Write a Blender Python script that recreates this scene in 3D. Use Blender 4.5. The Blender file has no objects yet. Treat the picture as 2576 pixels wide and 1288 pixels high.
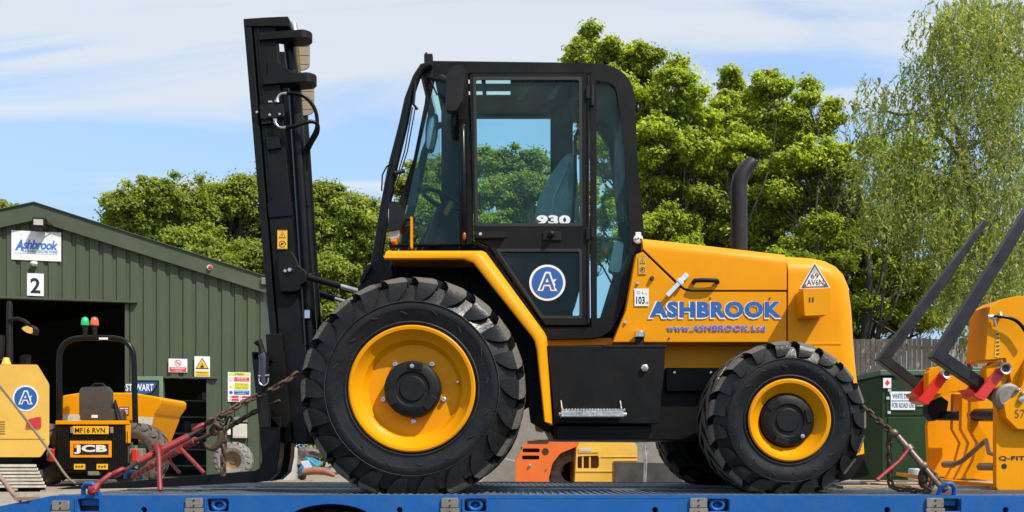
import bpy, bmesh, math, random
import numpy as np
from mathutils import Vector, Matrix
from mathutils.geometry import tessellate_polygon

# ------------------------------------------------------------------ camera, sky, sun, exposure
C = bpy.context.scene.collection
F, CX, HY, CZ = 2200.0, 1288.0, 1150.0, 0.5        # survey of the photograph: focal length, horizon, eye height
cam_d = bpy.data.cameras.new('camera'); cam = bpy.data.objects.new('camera', cam_d); C.objects.link(cam)
cam.location = (0, 0, CZ); cam.rotation_euler = (math.radians(90), 0, 0)
cam_d.sensor_width = 36.0; cam_d.lens = 36.0 * F / 2576.0
cam_d.shift_y = (HY - 644.0) / 2576.0
cam_d.clip_start = 0.05; cam_d.clip_end = 2000
bpy.context.scene.camera = cam

SUN = Vector((0.50, -0.42, 0.84)).normalized()
world = bpy.data.worlds.new("World"); bpy.context.scene.world = world
world.use_nodes = True
nt = world.node_tree; nt.nodes.clear()
def N(nt, t, **kw):
    n = nt.nodes.new(t)
    for k, v in kw.items(): setattr(n, k, v)
    return n
sky = N(nt, 'ShaderNodeTexSky'); sky.sky_type = 'NISHITA'; sky.sun_disc = False
sky.sun_elevation = math.asin(SUN.z); sky.sun_rotation = math.atan2(SUN.x, SUN.y)
sky.air_density = 1.0; sky.dust_density = 1.4; sky.ozone_density = 1.5
tc = N(nt, 'ShaderNodeTexCoord'); sep = N(nt, 'ShaderNodeSeparateXYZ')
nt.links.new(tc.outputs['Generated'], sep.inputs[0])
def M2(op, a, b=None, clamp=False):
    m = N(nt, 'ShaderNodeMath', operation=op); m.use_clamp = clamp
    for i, v in enumerate((a, b)):
        if v is None: continue
        if isinstance(v, (int, float)): m.inputs[i].default_value = v
        else: nt.links.new(v, m.inputs[i])
    return m.outputs[0]
zz = M2('ADD', M2('MAXIMUM', sep.outputs['Z'], 0.0), 0.16)
cu = M2('DIVIDE', sep.outputs['X'], zz); cv = M2('DIVIDE', sep.outputs['Y'], zz)
cmb = N(nt, 'ShaderNodeCombineXYZ'); nt.links.new(cu, cmb.inputs[0]); nt.links.new(cv, cmb.inputs[1])
mp = N(nt, 'ShaderNodeMapping'); nt.links.new(cmb.outputs[0], mp.inputs[0])
mp.inputs['Location'].default_value = (8.2, 9.9, 0); mp.inputs['Scale'].default_value = (0.45, 1.5, 1)
mp.inputs['Rotation'].default_value = (0, 0, math.radians(-9))
no = N(nt, 'ShaderNodeTexNoise'); no.inputs['Scale'].default_value = 1.7; no.inputs['Detail'].default_value = 8
no.inputs['Roughness'].default_value = 0.52; no.inputs['Distortion'].default_value = 0.9
nt.links.new(mp.outputs[0], no.inputs['Vector'])
elev = M2('MULTIPLY', M2('SUBTRACT', sep.outputs['Z'], 0.365), 1.35)
# cloud cover grows with height, and again as white haze at the horizon
cov = M2('ADD', no.outputs['Fac'], elev)
rmp = N(nt, 'ShaderNodeMapRange'); rmp.interpolation_type = 'SMOOTHSTEP'
rmp.inputs['From Min'].default_value = 0.475; rmp.inputs['From Max'].default_value = 0.63
nt.links.new(cov, rmp.inputs['Value'])
hz = N(nt, 'ShaderNodeMapRange'); hz.inputs['From Min'].default_value = 0.42; hz.inputs['From Max'].default_value = 0.20
nt.links.new(sep.outputs['Z'], hz.inputs['Value'])
fac = M2('ADD', M2('MULTIPLY', rmp.outputs[0], 0.80), 0.05)
mix = N(nt, 'ShaderNodeMixRGB'); nt.links.new(fac, mix.inputs['Fac'])
tint = N(nt, 'ShaderNodeMixRGB', blend_type='MULTIPLY'); tint.inputs['Fac'].default_value = 1
tint.inputs['Color2'].default_value = (1.02, 1.04, 1.02, 1)
nt.links.new(sky.outputs[0], tint.inputs['Color1'])
low = N(nt, 'ShaderNodeMixRGB'); nt.links.new(M2('MULTIPLY', hz.outputs[0], 0.92), low.inputs['Fac'])
nt.links.new(tint.outputs[0], low.inputs['Color1']); low.inputs['Color2'].default_value = (1.58, 2.38, 3.6, 1)
nt.links.new(low.outputs[0], mix.inputs['Color1']); mix.inputs['Color2'].default_value = (2.95, 3.1, 3.25, 1)
bg = N(nt, 'ShaderNodeBackground'); bg.inputs['Strength'].default_value = 0.15
nt.links.new(mix.outputs[0], bg.inputs['Color'])
wo = N(nt, 'ShaderNodeOutputWorld'); nt.links.new(bg.outputs[0], wo.inputs['Surface'])

sl = bpy.data.lights.new('sun', 'SUN'); sun = bpy.data.objects.new('sun', sl); C.objects.link(sun)
sl.energy = 3.1; sl.angle = math.radians(0.55); sl.color = (1.0, 0.95, 0.87)
sun.rotation_euler = SUN.to_track_quat('Z', 'Y').to_euler(); sun.location = (0, 0, 30)
vs = bpy.context.scene.view_settings
vs.view_transform = 'Standard'; vs.look = 'None'; vs.exposure = 0.85; vs.gamma = 1; vs.use_curve_mapping = False

# ------------------------------------------------------------------ helpers
def P(px, py, Y): return Vector(((px - CX) * Y / F, Y, CZ + (HY - py) * Y / F))
def X_(px, Y): return (px - CX) * Y / F
def Z_(py, Y): return CZ + (HY - py) * Y / F
def XZ(pts, Y): return [(X_(a, Y), Z_(b, Y)) for a, b in pts]

def fillet(pts, r, seg=5, skip=()):
    out = []; n = len(pts)
    for i in range(n):
        p = Vector(pts[i]); a = Vector(pts[i - 1]); b = Vector(pts[(i + 1) % n])
        rr = r[i] if isinstance(r, (list, tuple)) else r
        if rr <= 0 or i in skip: out.append(tuple(p)); continue
        da = (a - p); db = (b - p); la, lb = da.length, db.length
        da.normalize(); db.normalize()
        ang = da.angle(db)
        if ang > 3.05: out.append(tuple(p)); continue
        t = min(rr / math.tan(ang / 2), la * .49, lb * .49)
        s = p + da * t; e = p + db * t
        for k in range(seg + 1):
            q = k / seg
            out.append(tuple(s * (1 - q) ** 2 + p * 2 * q * (1 - q) + e * q * q))
    return out

XF = None        # local frame of whatever is being built (a function on points), or None
class MB:
    def __init__(self): self.v = []; self.f = []; self.m = []; self.xf = XF; self.mi = 0; self.parts = []
    def add(self, vs, fs, mi=None):
        o = len(self.v)
        if self.xf: vs = [self.xf(Vector(p)) for p in vs]
        self.v += [tuple(p) for p in vs]
        self.f += [tuple(i + o for i in f) for f in fs]
        self.m += [self.mi if mi is None else mi] * len(fs)
        self.parts.append((o, len(self.v), len(self.f) - len(fs), len(self.f)))
        return self
    def box(self, x0, x1, y0, y1, z0, z1, mi=None):
        vs = [(x, y, z) for x in (x0, x1) for y in (y0, y1) for z in (z0, z1)]
        return self.add(vs, [(0, 1, 3, 2), (4, 6, 7, 5), (0, 4, 5, 1), (2, 3, 7, 6), (0, 2, 6, 4), (1, 5, 7, 3)], mi)
    def obox(self, c, ax, ay, az, mi=None):   # centre and three half-axis vectors
        c = Vector(c); ax = Vector(ax); ay = Vector(ay); az = Vector(az)
        vs = [c + ax * i + ay * j + az * k for i in (-1, 1) for j in (-1, 1) for k in (-1, 1)]
        return self.add(vs, [(0, 1, 3, 2), (4, 6, 7, 5), (0, 4, 5, 1), (2, 3, 7, 6), (0, 2, 6, 4), (1, 5, 7, 3)], mi)
    def pbox(self, px0, px1, py0, py1, Y, d, mi=None):   # box whose front face fills a traced rectangle at distance Y
        return self.box(X_(px0, Y), X_(px1, Y), Y, Y + d, Z_(py1, Y), Z_(py0, Y), mi)
    def plate(self, outer, y0, y1, holes=(), mi=None, axis='y'):
        loops = [list(outer)] + [list(h) for h in holes]
        if axis == 'y': g = lambda p, d: (p[0], d, p[1])
        elif axis == 'z': g = lambda p, d: (p[0], p[1], d)
        else: g = lambda p, d: (d, p[0], p[1])
        flat = [p for l in loops for p in l]; n = len(flat)
        tris = tessellate_polygon([[Vector((p[0], p[1], 0)) for p in l] for l in loops])
        vs = [g(p, y0) for p in flat] + [g(p, y1) for p in flat]
        fs = [tuple(t) for t in tris] + [tuple(i + n for i in reversed(t)) for t in tris]
        o = 0
        for l in loops:
            k = len(l)
            for i in range(k):
                j = (i + 1) % k
                fs.append((o + i, o + j, o + j + n, o + i + n))
            o += k
        return self.add(vs, fs, mi)
    def pplate(self, pts, Y, d, holes=(), mi=None):
        return self.plate(XZ(pts, Y), Y, Y + d, [XZ(h, Y) for h in holes], mi)
    def tube(self, path, r, seg=8, mi=None, cap=True, closed=False):
        path = [Vector(p) for p in path]; n = len(path)
        rs = r if isinstance(r, (list, tuple)) else [r] * n
        vs = []; fs = []; up = None
        for i, p in enumerate(path):
            if closed: t = path[(i + 1) % n] - path[i - 1]
            else: t = path[min(i + 1, n - 1)] - path[max(i - 1, 0)]
            if t.length < 1e-9: t = Vector((0, 0, 1))
            t.normalize()
            if up is None:
                up = Vector((0, 1, 0)) if abs(t.y) < .9 else Vector((1, 0, 0))
            a = up - t * up.dot(t)
            if a.length < 1e-4: a = t.orthogonal()
            a.normalize(); up = a; b = t.cross(a)
            for k in range(seg):
                w = 2 * math.pi * k / seg
                vs.append(p + (a * math.cos(w) + b * math.sin(w)) * rs[i])
        m = n if closed else n - 1
        for i in range(m):
            i2 = (i + 1) % n
            for k in range(seg):
                k2 = (k + 1) % seg
                fs.append((i * seg + k, i * seg + k2, i2 * seg + k2, i2 * seg + k))
        if cap and not closed:
            fs.append(tuple(range(seg - 1, -1, -1))); fs.append(tuple((n - 1) * seg + k for k in range(seg)))
        return self.add(vs, fs, mi)
    def lathe(self, prof, c, axis='y', seg=48, mi=None, capa=False, capb=False):
        c = Vector(c); vs = []; fs = []; n = len(prof)
        for r, h in prof:
            for k in range(seg):
                w = 2 * math.pi * k / seg; a, b = r * math.cos(w), r * math.sin(w)
                if axis == 'y': vs.append(c + Vector((a, h, b)))
                elif axis == 'z': vs.append(c + Vector((a, b, h)))
                else: vs.append(c + Vector((h, a, b)))
        for i in range(n - 1):
            for k in range(seg):
                k2 = (k + 1) % seg
                fs.append((i * seg + k, i * seg + k2, (i + 1) * seg + k2, (i + 1) * seg + k))
        if capa: fs.append(tuple(range(seg)))
        if capb: fs.append(tuple((n - 1) * seg + k for k in range(seg)))
        return self.add(vs, fs, mi)
    def ball(self, c, rx, ry=None, rz=None, seg=14, rings=9, mi=None):
        ry = ry or rx; rz = rz or rx; c = Vector(c); vs = []; fs = []
        for i in range(rings + 1):
            a = math.pi * i / rings
            for k in range(seg):
                b = 2 * math.pi * k / seg
                vs.append(c + Vector((rx * math.sin(a) * math.cos(b), ry * math.sin(a) * math.sin(b), rz * math.cos(a))))
        for i in range(rings):
            for k in range(seg):
                k2 = (k + 1) % seg
                fs.append((i * seg + k, i * seg + k2, (i + 1) * seg + k2, (i + 1) * seg + k))
        return self.add(vs, fs, mi)
    def split(self, name, mats, parent=None, **kw):   # one object for each piece that was added
        out = []
        for v0, v1, f0, f1 in self.parts:
            q = MB(); q.v = self.v[v0:v1]; q.f = [tuple(i - v0 for i in f) for f in self.f[f0:f1]]; q.m = self.m[f0:f1]
            out.append(q.build(name, mats, parent, **kw))
        return out[0]
    def build(self, name, mats, parent=None, bev=0, seg=2, smooth=35, local=False, recalc=True, weld=True):
        me = bpy.data.meshes.new(name)
        vs = self.v
        if parent is not None and not local:
            inv = wmat(parent).inverted(); vs = [tuple(inv @ Vector(p)) for p in vs]
        me.from_pydata(vs, [], self.f)
        if not isinstance(mats, (list, tuple)): mats = [mats]
        for m in mats: me.materials.append(m)
        if len(mats) > 1: me.polygons.foreach_set('material_index', self.m)
        if recalc:
            bm = bmesh.new(); bm.from_mesh(me)
            if weld: bmesh.ops.remove_doubles(bm, verts=bm.verts, dist=1e-5)
            bmesh.ops.recalc_face_normals(bm, faces=bm.faces); bm.to_mesh(me); bm.free()
        me.polygons.foreach_set('use_smooth', [True] * len(me.polygons))
        me.set_sharp_from_angle(angle=math.radians(smooth))
        me.update()
        o = bpy.data.objects.new(name, me); C.objects.link(o)
        if parent is not None: o.parent = parent
        if bev > 0:
            b = o.modifiers.new('bevel', 'BEVEL'); b.width = bev; b.segments = seg; b.limit_method = 'ANGLE'
            b.angle_limit = math.radians(38); b.harden_normals = True
        return o

def wmat(o):
    m = Matrix.Identity(4); chain = []
    while o is not None: chain.append(o); o = o.parent
    for c in reversed(chain):
        m = m @ Matrix.LocRotScale(c.location, c.rotation_euler, c.scale)
    return m

def tag(o, label=None, cat=None, group=None, kind=None):
    if label: o['label'] = label
    if cat: o['category'] = cat
    if group: o['group'] = group
    if kind: o['kind'] = kind
    return o
def thing(name, label, cat, loc=(0, 0, 0), rz=0, group=None):
    o = bpy.data.objects.new(name, None); C.objects.link(o); o.empty_display_size = .2
    o.location = loc; o.rotation_euler = (0, 0, rz)
    return tag(o, label, cat, group)
def struct(name, mb, m, **kw):
    o = mb.build(name, m, None, **kw); o['kind'] = 'structure'; return o

def prism_bev(pts, y0, y1, edges, r, seg, name, m, parent, both=True, smooth=35):
    """prism in XZ with only the chosen outline edges rounded"""
    bm = bmesh.new(); n = len(pts)
    a = [bm.verts.new((p[0], y0, p[1])) for p in pts]; b = [bm.verts.new((p[0], y1, p[1])) for p in pts]
    bm.faces.new(a); bm.faces.new(list(reversed(b))); es = []
    for i in range(n):
        j = (i + 1) % n
        f = bm.faces.new((a[j], a[i], b[i], b[j]))
        if i in edges:
            es.append(bm.edges.get((a[i], a[j])))
            if both: es.append(bm.edges.get((b[i], b[j])))
    bmesh.ops.recalc_face_normals(bm, faces=bm.faces)
    bmesh.ops.bevel(bm, geom=es, offset=r, segments=seg, profile=0.5, affect='EDGES', clamp_overlap=True)
    inv = wmat(parent).inverted()
    bmesh.ops.transform(bm, matrix=inv, verts=bm.verts)
    me = bpy.data.meshes.new(name); bm.to_mesh(me); bm.free()
    me.materials.append(m)
    me.polygons.foreach_set('use_smooth', [True] * len(me.polygons)); me.set_sharp_from_angle(angle=math.radians(smooth))
    o = bpy.data.objects.new(name, me); C.objects.link(o); o.parent = parent
    return o

# ------------------------------------------------------------------ materials
MATS = {}
def mat(name, col, rough=.5, metal=0, var=.12, vs=6, bump=0, bs=40, coat=0, dust=0, dcol=(.30, .25, .18), ds=3, spec=.5, emit=None, stretch=None, rvar=.1):
    if name in MATS: return MATS[name]
    m = bpy.data.materials.new(name); m.use_nodes = True; t = m.node_tree; b = t.nodes['Principled BSDF']
    b.inputs['Roughness'].default_value = rough; b.inputs['Metallic'].default_value = metal
    b.inputs['Specular IOR Level'].default_value = spec
    if coat: b.inputs['Coat Weight'].default_value = coat; b.inputs['Coat Roughness'].default_value = .06
    co = N(t, 'ShaderNodeTexCoord'); vec = co.outputs['Object']
    if stretch:
        mm = N(t, 'ShaderNodeMapping'); mm.inputs['Scale'].default_value = stretch; t.links.new(vec, mm.inputs[0]); vec = mm.outputs[0]
    n1 = N(t, 'ShaderNodeTexNoise'); n1.inputs['Scale'].default_value = vs; n1.inputs['Detail'].default_value = 6; n1.inputs['Roughness'].default_value = .62
    t.links.new(vec, n1.inputs['Vector'])
    mr = N(t, 'ShaderNodeMapRange'); mr.inputs['From Min'].default_value = .25; mr.inputs['From Max'].default_value = .75
    mr.inputs['To Min'].default_value = 1 - var; mr.inputs['To Max'].default_value = 1 + var
    t.links.new(n1.outputs['Fac'], mr.inputs['Value'])
    mx = N(t, 'ShaderNodeMixRGB', blend_type='MULTIPLY'); mx.inputs['Fac'].default_value = 1
    mx.inputs['Color1'].default_value = (*col, 1); t.links.new(mr.outputs[0], mx.inputs['Color2'])
    out = mx.outputs[0]
    if dust:
        n2 = N(t, 'ShaderNodeTexNoise'); n2.inputs['Scale'].default_value = ds; n2.inputs['Detail'].default_value = 9; n2.inputs['Roughness'].default_value = .7
        t.links.new(vec, n2.inputs['Vector'])
        r2 = N(t, 'ShaderNodeMapRange'); r2.inputs['From Min'].default_value = .45; r2.inputs['From Max'].default_value = .75
        r2.inputs['To Min'].default_value = dust * .15; r2.inputs['To Max'].default_value = dust
        t.links.new(n2.outputs['Fac'], r2.inputs['Value'])
        m3 = N(t, 'ShaderNodeMixRGB'); t.links.new(r2.outputs[0], m3.inputs['Fac']); t.links.new(out, m3.inputs['Color1']); m3.inputs['Color2'].default_value = (*dcol, 1)
        out = m3.outputs[0]
    t.links.new(out, b.inputs['Base Color'])
    if rvar:
        rr = N(t, 'ShaderNodeMapRange'); rr.inputs['From Min'].default_value = .3; rr.inputs['From Max'].default_value = .7
        rr.inputs['To Min'].default_value = max(0.02, rough - rvar); rr.inputs['To Max'].default_value = min(1, rough + rvar)
        t.links.new(n1.outputs['Fac'], rr.inputs['Value']); t.links.new(rr.outputs[0], b.inputs['Roughness'])
    if bump:
        n3 = N(t, 'ShaderNodeTexNoise'); n3.inputs['Scale'].default_value = bs; n3.inputs['Detail'].default_value = 5
        t.links.new(vec, n3.inputs['Vector'])
        bp = N(t, 'ShaderNodeBump'); bp.inputs['Strength'].default_value = bump; bp.inputs['Distance'].default_value = .02
        t.links.new(n3.outputs['Fac'], bp.inputs['Height']); t.links.new(bp.outputs[0], b.inputs['Normal'])
    if emit: b.inputs['Emission Color'].default_value = (*emit[:3], 1); b.inputs['Emission Strength'].default_value = emit[3]
    MATS[name] = m; return m
YEL = mat('yellow_paint', (.73, .280, .0003), .40, var=.07, vs=2.5, coat=.0, spec=.14, dust=.22, dcol=(.60, .25, .022), ds=7, bump=.03, bs=4)
YEL2 = mat('faded_yellow_paint', (.76, .43, .05), .42, var=.08, vs=3, coat=.3, dust=.25, dcol=(.5, .38, .2), ds=2)
ORG = mat('orange_paint', (.70, .13, .012), .45, var=.10, vs=4, dust=.25, dcol=(.45, .25, .12))
BLK = mat('black_powder_coat', (.0055, .0052, .005), .48, var=.3, vs=5, spec=.16, dust=.16, dcol=(.045, .040, .034), ds=6, bump=.05, bs=120)
BLK2 = mat('black_plastic', (.009, .0085, .008), .5, var=.25, vs=9, spec=.2, dust=.12, dcol=(.07, .065, .06), bump=.06, bs=150)
BLKG = mat('black_gloss_paint', (.0045, .0043, .0042), .3, var=.2, vs=5, spec=.22, dust=.03, dcol=(.06, .055, .05))
RUB = mat('tyre_rubber', (.0065, .0062, .006), .36, var=.35, vs=5, spec=.30, dust=.22, dcol=(.060, .051, .042), ds=6, bump=.10, bs=60, rvar=.14)
RUBD = mat('worn_dusty_rubber', (.11, .092, .072), .8, var=.3, vs=14, dust=.5, dcol=(.06, .052, .045), ds=9, bump=.25, bs=60)
STEEL = mat('bright_steel', (.62, .60, .57), .3, metal=1, var=.2, vs=12)
GALV = mat('dull_grey_steel', (.22, .20, .17), .6, metal=.25, var=.3, vs=16, dust=.4, dcol=(.28, .2, .13), ds=12, bump=.1)
RUST = mat('rusty_chain_steel', (.060, .036, .022), .7, metal=.3, var=.6, vs=25, dust=.5, dcol=(.17, .10, .055), ds=30, bump=.3, bs=90)
REDP = mat('chipped_red_paint', (.27, .013, .014), .55, var=.4, vs=14, dust=.55, dcol=(.09, .035, .03), ds=16, bump=.12, bs=70)
RED = mat('red_paint', (.60, .025, .018), .35, var=.12, vs=6, coat=.2)
BLUE = mat('blue_trailer_paint', (.008, .095, .32), .40, var=.12, vs=3, coat=.0, spec=.25, dust=.34, dcol=(.075, .14, .24), ds=13, bump=.06, bs=9)
WHITE = mat('white_sticker', (.74, .74, .72), .4, var=.05)
LBLUE = mat('sign_blue', (.020, .095, .32), .4, var=.05)
DARK = mat('dark_interior', (.010, .010, .011), .8, var=.3)
CREAM = mat('underside_primer', (.40, .31, .215), .6, var=.15, vs=6, dust=.2, dcol=(.2, .14, .09))
AMBER = mat('amber_lens', (.75, .22, .01), .2, var=.05, coat=.6)
REDL = mat('red_lens', (.55, .02, .01), .2, var=.05, coat=.6)
GRNL = mat('green_lens', (.01, .42, .12), .2, var=.05, coat=.6)
INK = mat('black_ink', (.012, .012, .012), .5, var=.05)
SY = mat('sticker_yellow', (.82, .45, .02), .45, var=.05)
CLOTH = mat('grey_plastic_cover', (.24, .27, .265), .25, var=.5, vs=8, bump=.5, bs=14, coat=.5)
def glass_mat(name, tint, ior=1.45):
    m = bpy.data.materials.new(name); m.use_nodes = True; t = m.node_tree; t.nodes.clear()
    tr = N(t, 'ShaderNodeBsdfTransparent'); tr.inputs[0].default_value = (*tint, 1)
    gl = N(t, 'ShaderNodeBsdfGlossy'); gl.inputs['Roughness'].default_value = .02
    gl.inputs[0].default_value = (.75, .88, .86, 1)
    fr = N(t, 'ShaderNodeFresnel'); fr.inputs[0].default_value = ior
    co = N(t, 'ShaderNodeTexCoord'); n1 = N(t, 'ShaderNodeTexNoise'); n1.inputs['Scale'].default_value = 5; n1.inputs['Detail'].default_value = 6
    t.links.new(co.outputs['Object'], n1.inputs['Vector'])
    df = N(t, 'ShaderNodeBsdfDiffuse'); df.inputs[0].default_value = (.25, .33, .32, 1)
    r = N(t, 'ShaderNodeMapRange'); r.inputs['From Min'].default_value = .4; r.inputs['From Max'].default_value = .8; r.inputs['To Min'].default_value = .01; r.inputs['To Max'].default_value = .055
    t.links.new(n1.outputs['Fac'], r.inputs['Value'])
    m1 = N(t, 'ShaderNodeMixShader'); t.links.new(r.outputs[0], m1.inputs[0]); t.links.new(tr.outputs[0], m1.inputs[1]); t.links.new(df.outputs[0], m1.inputs[2])
    m2 = N(t, 'ShaderNodeMixShader'); t.links.new(fr.outputs[0], m2.inputs[0]); t.links.new(m1.outputs[0], m2.inputs[1]); t.links.new(gl.outputs[0], m2.inputs[2])
    o = N(t, 'ShaderNodeOutputMaterial'); t.links.new(m2.outputs[0], o.inputs[0]); return m
GLASS = glass_mat('green_tinted_cab_glass', (.74, .91, .885), 1.27)
GLASSC = glass_mat('clear_glass', (.92, .96, .96))

# ------------------------------------------------------------------ lettering
def text_mesh(s, offset=0, shear=0, spacing=1.0, res=3):
    cu = bpy.data.curves.new('lettering', 'FONT'); cu.body = s; cu.size = 1; cu.offset = offset; cu.shear = shear
    cu.space_character = spacing; cu.resolution_u = res; cu.align_x = 'LEFT'
    o = bpy.data.objects.new('lettering', cu); C.objects.link(o)
    dg = bpy.context.evaluated_depsgraph_get(); dg.update()
    me = bpy.data.meshes.new_from_object(o.evaluated_get(dg))
    vs = [tuple(v.co) for v in me.vertices]; fs = [tuple(p.vertices) for p in me.polygons]
    C.objects.unlink(o); bpy.data.objects.remove(o); bpy.data.curves.remove(cu); bpy.data.meshes.remove(me)
    return vs, fs
def lettering(s, x0, x1, z0, z1, y, m, parent, name='lettering', offset=0, shear=0, spacing=1.0, local=False, ref=None, grow=0, keep=False):
    """flat letters filling the rectangle x0..x1, z0..z1, facing -Y"""
    vs, fs = text_mesh(s, offset, shear, spacing)
    bx = [v[0] for v in vs]; by = [v[1] for v in vs]
    if ref:   # use the extents of the plain letters so an outline stays registered with them
        rv, _ = text_mesh(s, ref[0], shear, spacing); rx = [v[0] for v in rv]; ry = [v[1] for v in rv]
    else: rx, ry = bx, by
    sx = (x1 - x0) / (max(rx) - min(rx)); sz = (z1 - z0) / (max(ry) - min(ry))
    b = MB(); b.add([(x0 + (v[0] - min(rx)) * sx, y, z0 + (v[1] - min(ry)) * sz) for v in vs], fs)
    return b.build(name, m, parent, local=local, recalc=False)
def disc(mb, cx, cz, y, r, seg=36, r0=0, mi=None):
    if r0: 
        vs = [(cx + math.cos(2 * math.pi * k / seg) * q, y, cz + math.sin(2 * math.pi * k / seg) * q) for q in (r0, r) for k in range(seg)]
        return mb.add(vs, [(k, (k + 1) % seg, seg + (k + 1) % seg, seg + k) for k in range(seg)], mi)
    return mb.add([(cx + math.cos(2 * math.pi * k / seg) * r, y, cz + math.sin(2 * math.pi * k / seg) * r) for k in range(seg)], [tuple(range(seg))], mi)
def poly(mb, pts, y, mi=None):
    tris = tessellate_polygon([[Vector((p[0], p[1], 0)) for p in pts]])
    return mb.add([(p[0], y, p[1]) for p in pts], [tuple(t) for t in tris], mi)
def roundel(cx, cz, y, r, parent, local=False, name='round_logo_sticker'):
    b = MB(); disc(b, cx, cz, y, r, 40, mi=0); disc(b, cx, cz, y - .0015, r * .87, 40, mi=1)
    def A(s, w): pass
    k = r
    outer = [(-.56, -.46), (-.12, .60), (.16, .60), (.30, .16), (.52, .20), (.38, .03), (.44, -.10), (.40, -.22), (.56, -.46), (.18, -.46), (.10, -.20), (-.16, -.20), (-.24, -.46)]
    poly(b, [(cx + p * k, cz + q * k) for p, q in outer], y - .003, 0)
    inner = [(-.42, -.38), (-.06, .50), (.09, .50), (.40, -.38), (.25, -.38), (.16, -.10), (-.19, -.10), (-.30, -.38)]
    poly(b, [(cx + p * k, cz + q * k) for p, q in inner], y - .0045, 1)
    poly(b, [(cx + p * k, cz + q * k) for p, q in [(-.11, .02), (.07, .02), (.00, .24)]], y - .006, 0)
    return b.build(name, [WHITE, LBLUE], parent, local=local, recalc=False)

# ------------------------------------------------------------------ ground: the road the trailer stands on, and the yard a step higher
DECK = 0.284
GR = mat('dusty_yard_ground', (.25, .21, .16), .95, var=.25, vs=1.2, bump=.5, bs=14, dust=.5, dcol=(.17, .145, .115), ds=.9)
ASPH = mat('asphalt', (.06, .058, .055), .9, var=.3, vs=8, bump=.4, bs=60)
CONC = mat('weathered_concrete', (.24, .215, .18), .85, var=.25, vs=4, bump=.3, bs=30, dust=.4, dcol=(.16, .14, .115), ds=3)
b = MB(); n = 90
ys = [8.6 + 11 * (k / 60) ** 1.6 for k in range(61)] + [24, 32, 50, 90, 200, 600]; xs = list(np.linspace(-26, 26, 105)); xs = [-600, -120, -50] + xs + [50, 120, 600]
rng = np.random.default_rng(3); vs = []; fs = []
for j, y in enumerate(ys):
    for i, x in enumerate(xs):
        h = 0.0 if j == 0 or y > 24 else 0.018 * math.sin(x * 1.7 + y * 2.3) * math.sin(x * .6 - y) + rng.normal() * .006
        vs.append((x, y, h))
W = len(xs)
for j in range(len(ys) - 1):
    for i in range(W - 1): fs.append((j * W + i, j * W + i + 1, (j + 1) * W + i + 1, (j + 1) * W + i))
b.add(vs, fs); struct('yard_ground', b, GR, recalc=False)
b = MB(); b.add([(-600, -200, -.8), (600, -200, -.8), (600, 8.4, -.8), (-600, 8.4, -.8)], [(0, 1, 2, 3)])
struct('road', b, ASPH, recalc=False)
b = MB(); b.box(-600, 600, 8.38, 8.62, -.81, .012); struct('kerb', b, CONC, bev=.02)

# ------------------------------------------------------------------ shed
SO = Vector((-11.42, 19.5, 0)); SD = Vector((.9787, .2054, 0)); SN = Vector((-.2054, .9787, 0))
SHM = Matrix(((SD.x, SN.x, 0, SO.x), (SD.y, SN.y, 0, SO.y), (0, 0, 1, 0), (0, 0, 0, 1)))
def S(px, py, off=0.0):   # traced point -> (along wall, height) on the gable plane moved off metres toward us
    o = SO - SN * off; a = (px - CX) / F
    t = (a * o.y - o.x) / (SD.x - a * SD.y); y = o.y + t * SD.y
    return (t, CZ + (HY - py) / F * y)
SRZ = math.atan2(SD.y, SD.x)
GRN = mat('green_cladding', (.066, .084, .050), .55, spec=.2, var=.08, vs=1.5, dust=.30, dcol=(.115, .118, .085), ds=1.6, stretch=(4, 4, .35), bump=.03)
GRNF = mat('green_flashing', (.062, .077, .047), .55, spec=.2, var=.10, vs=1.2, dust=.15, dcol=(.20, .19, .14), ds=2)
XF = lambda p: SHM @ p
ap = S(92, 517); ev = S(665, 700)
SL = (ap[1] - ev[1]) / (ev[0] - ap[0]); HW = ev[0] - ap[0]; AX = ap[0]
def roofz(t): return ap[1] - abs(t - AX) * SL
d1 = (AX - 3.2, S(317, 760)[0], S(150, 757)[1]); d2 = (S(411, 955)[0], S(522, 955)[0], S(450, 953)[1])
shed = thing('metal_shed', 'dark green ribbed metal shed with a gable roof and two dark open doorways', 'shed', SHM @ Vector((AX, 0, 0)), SRZ)
b = MB(); x0, x1 = AX - HW + .02, AX + HW - .02
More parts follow.
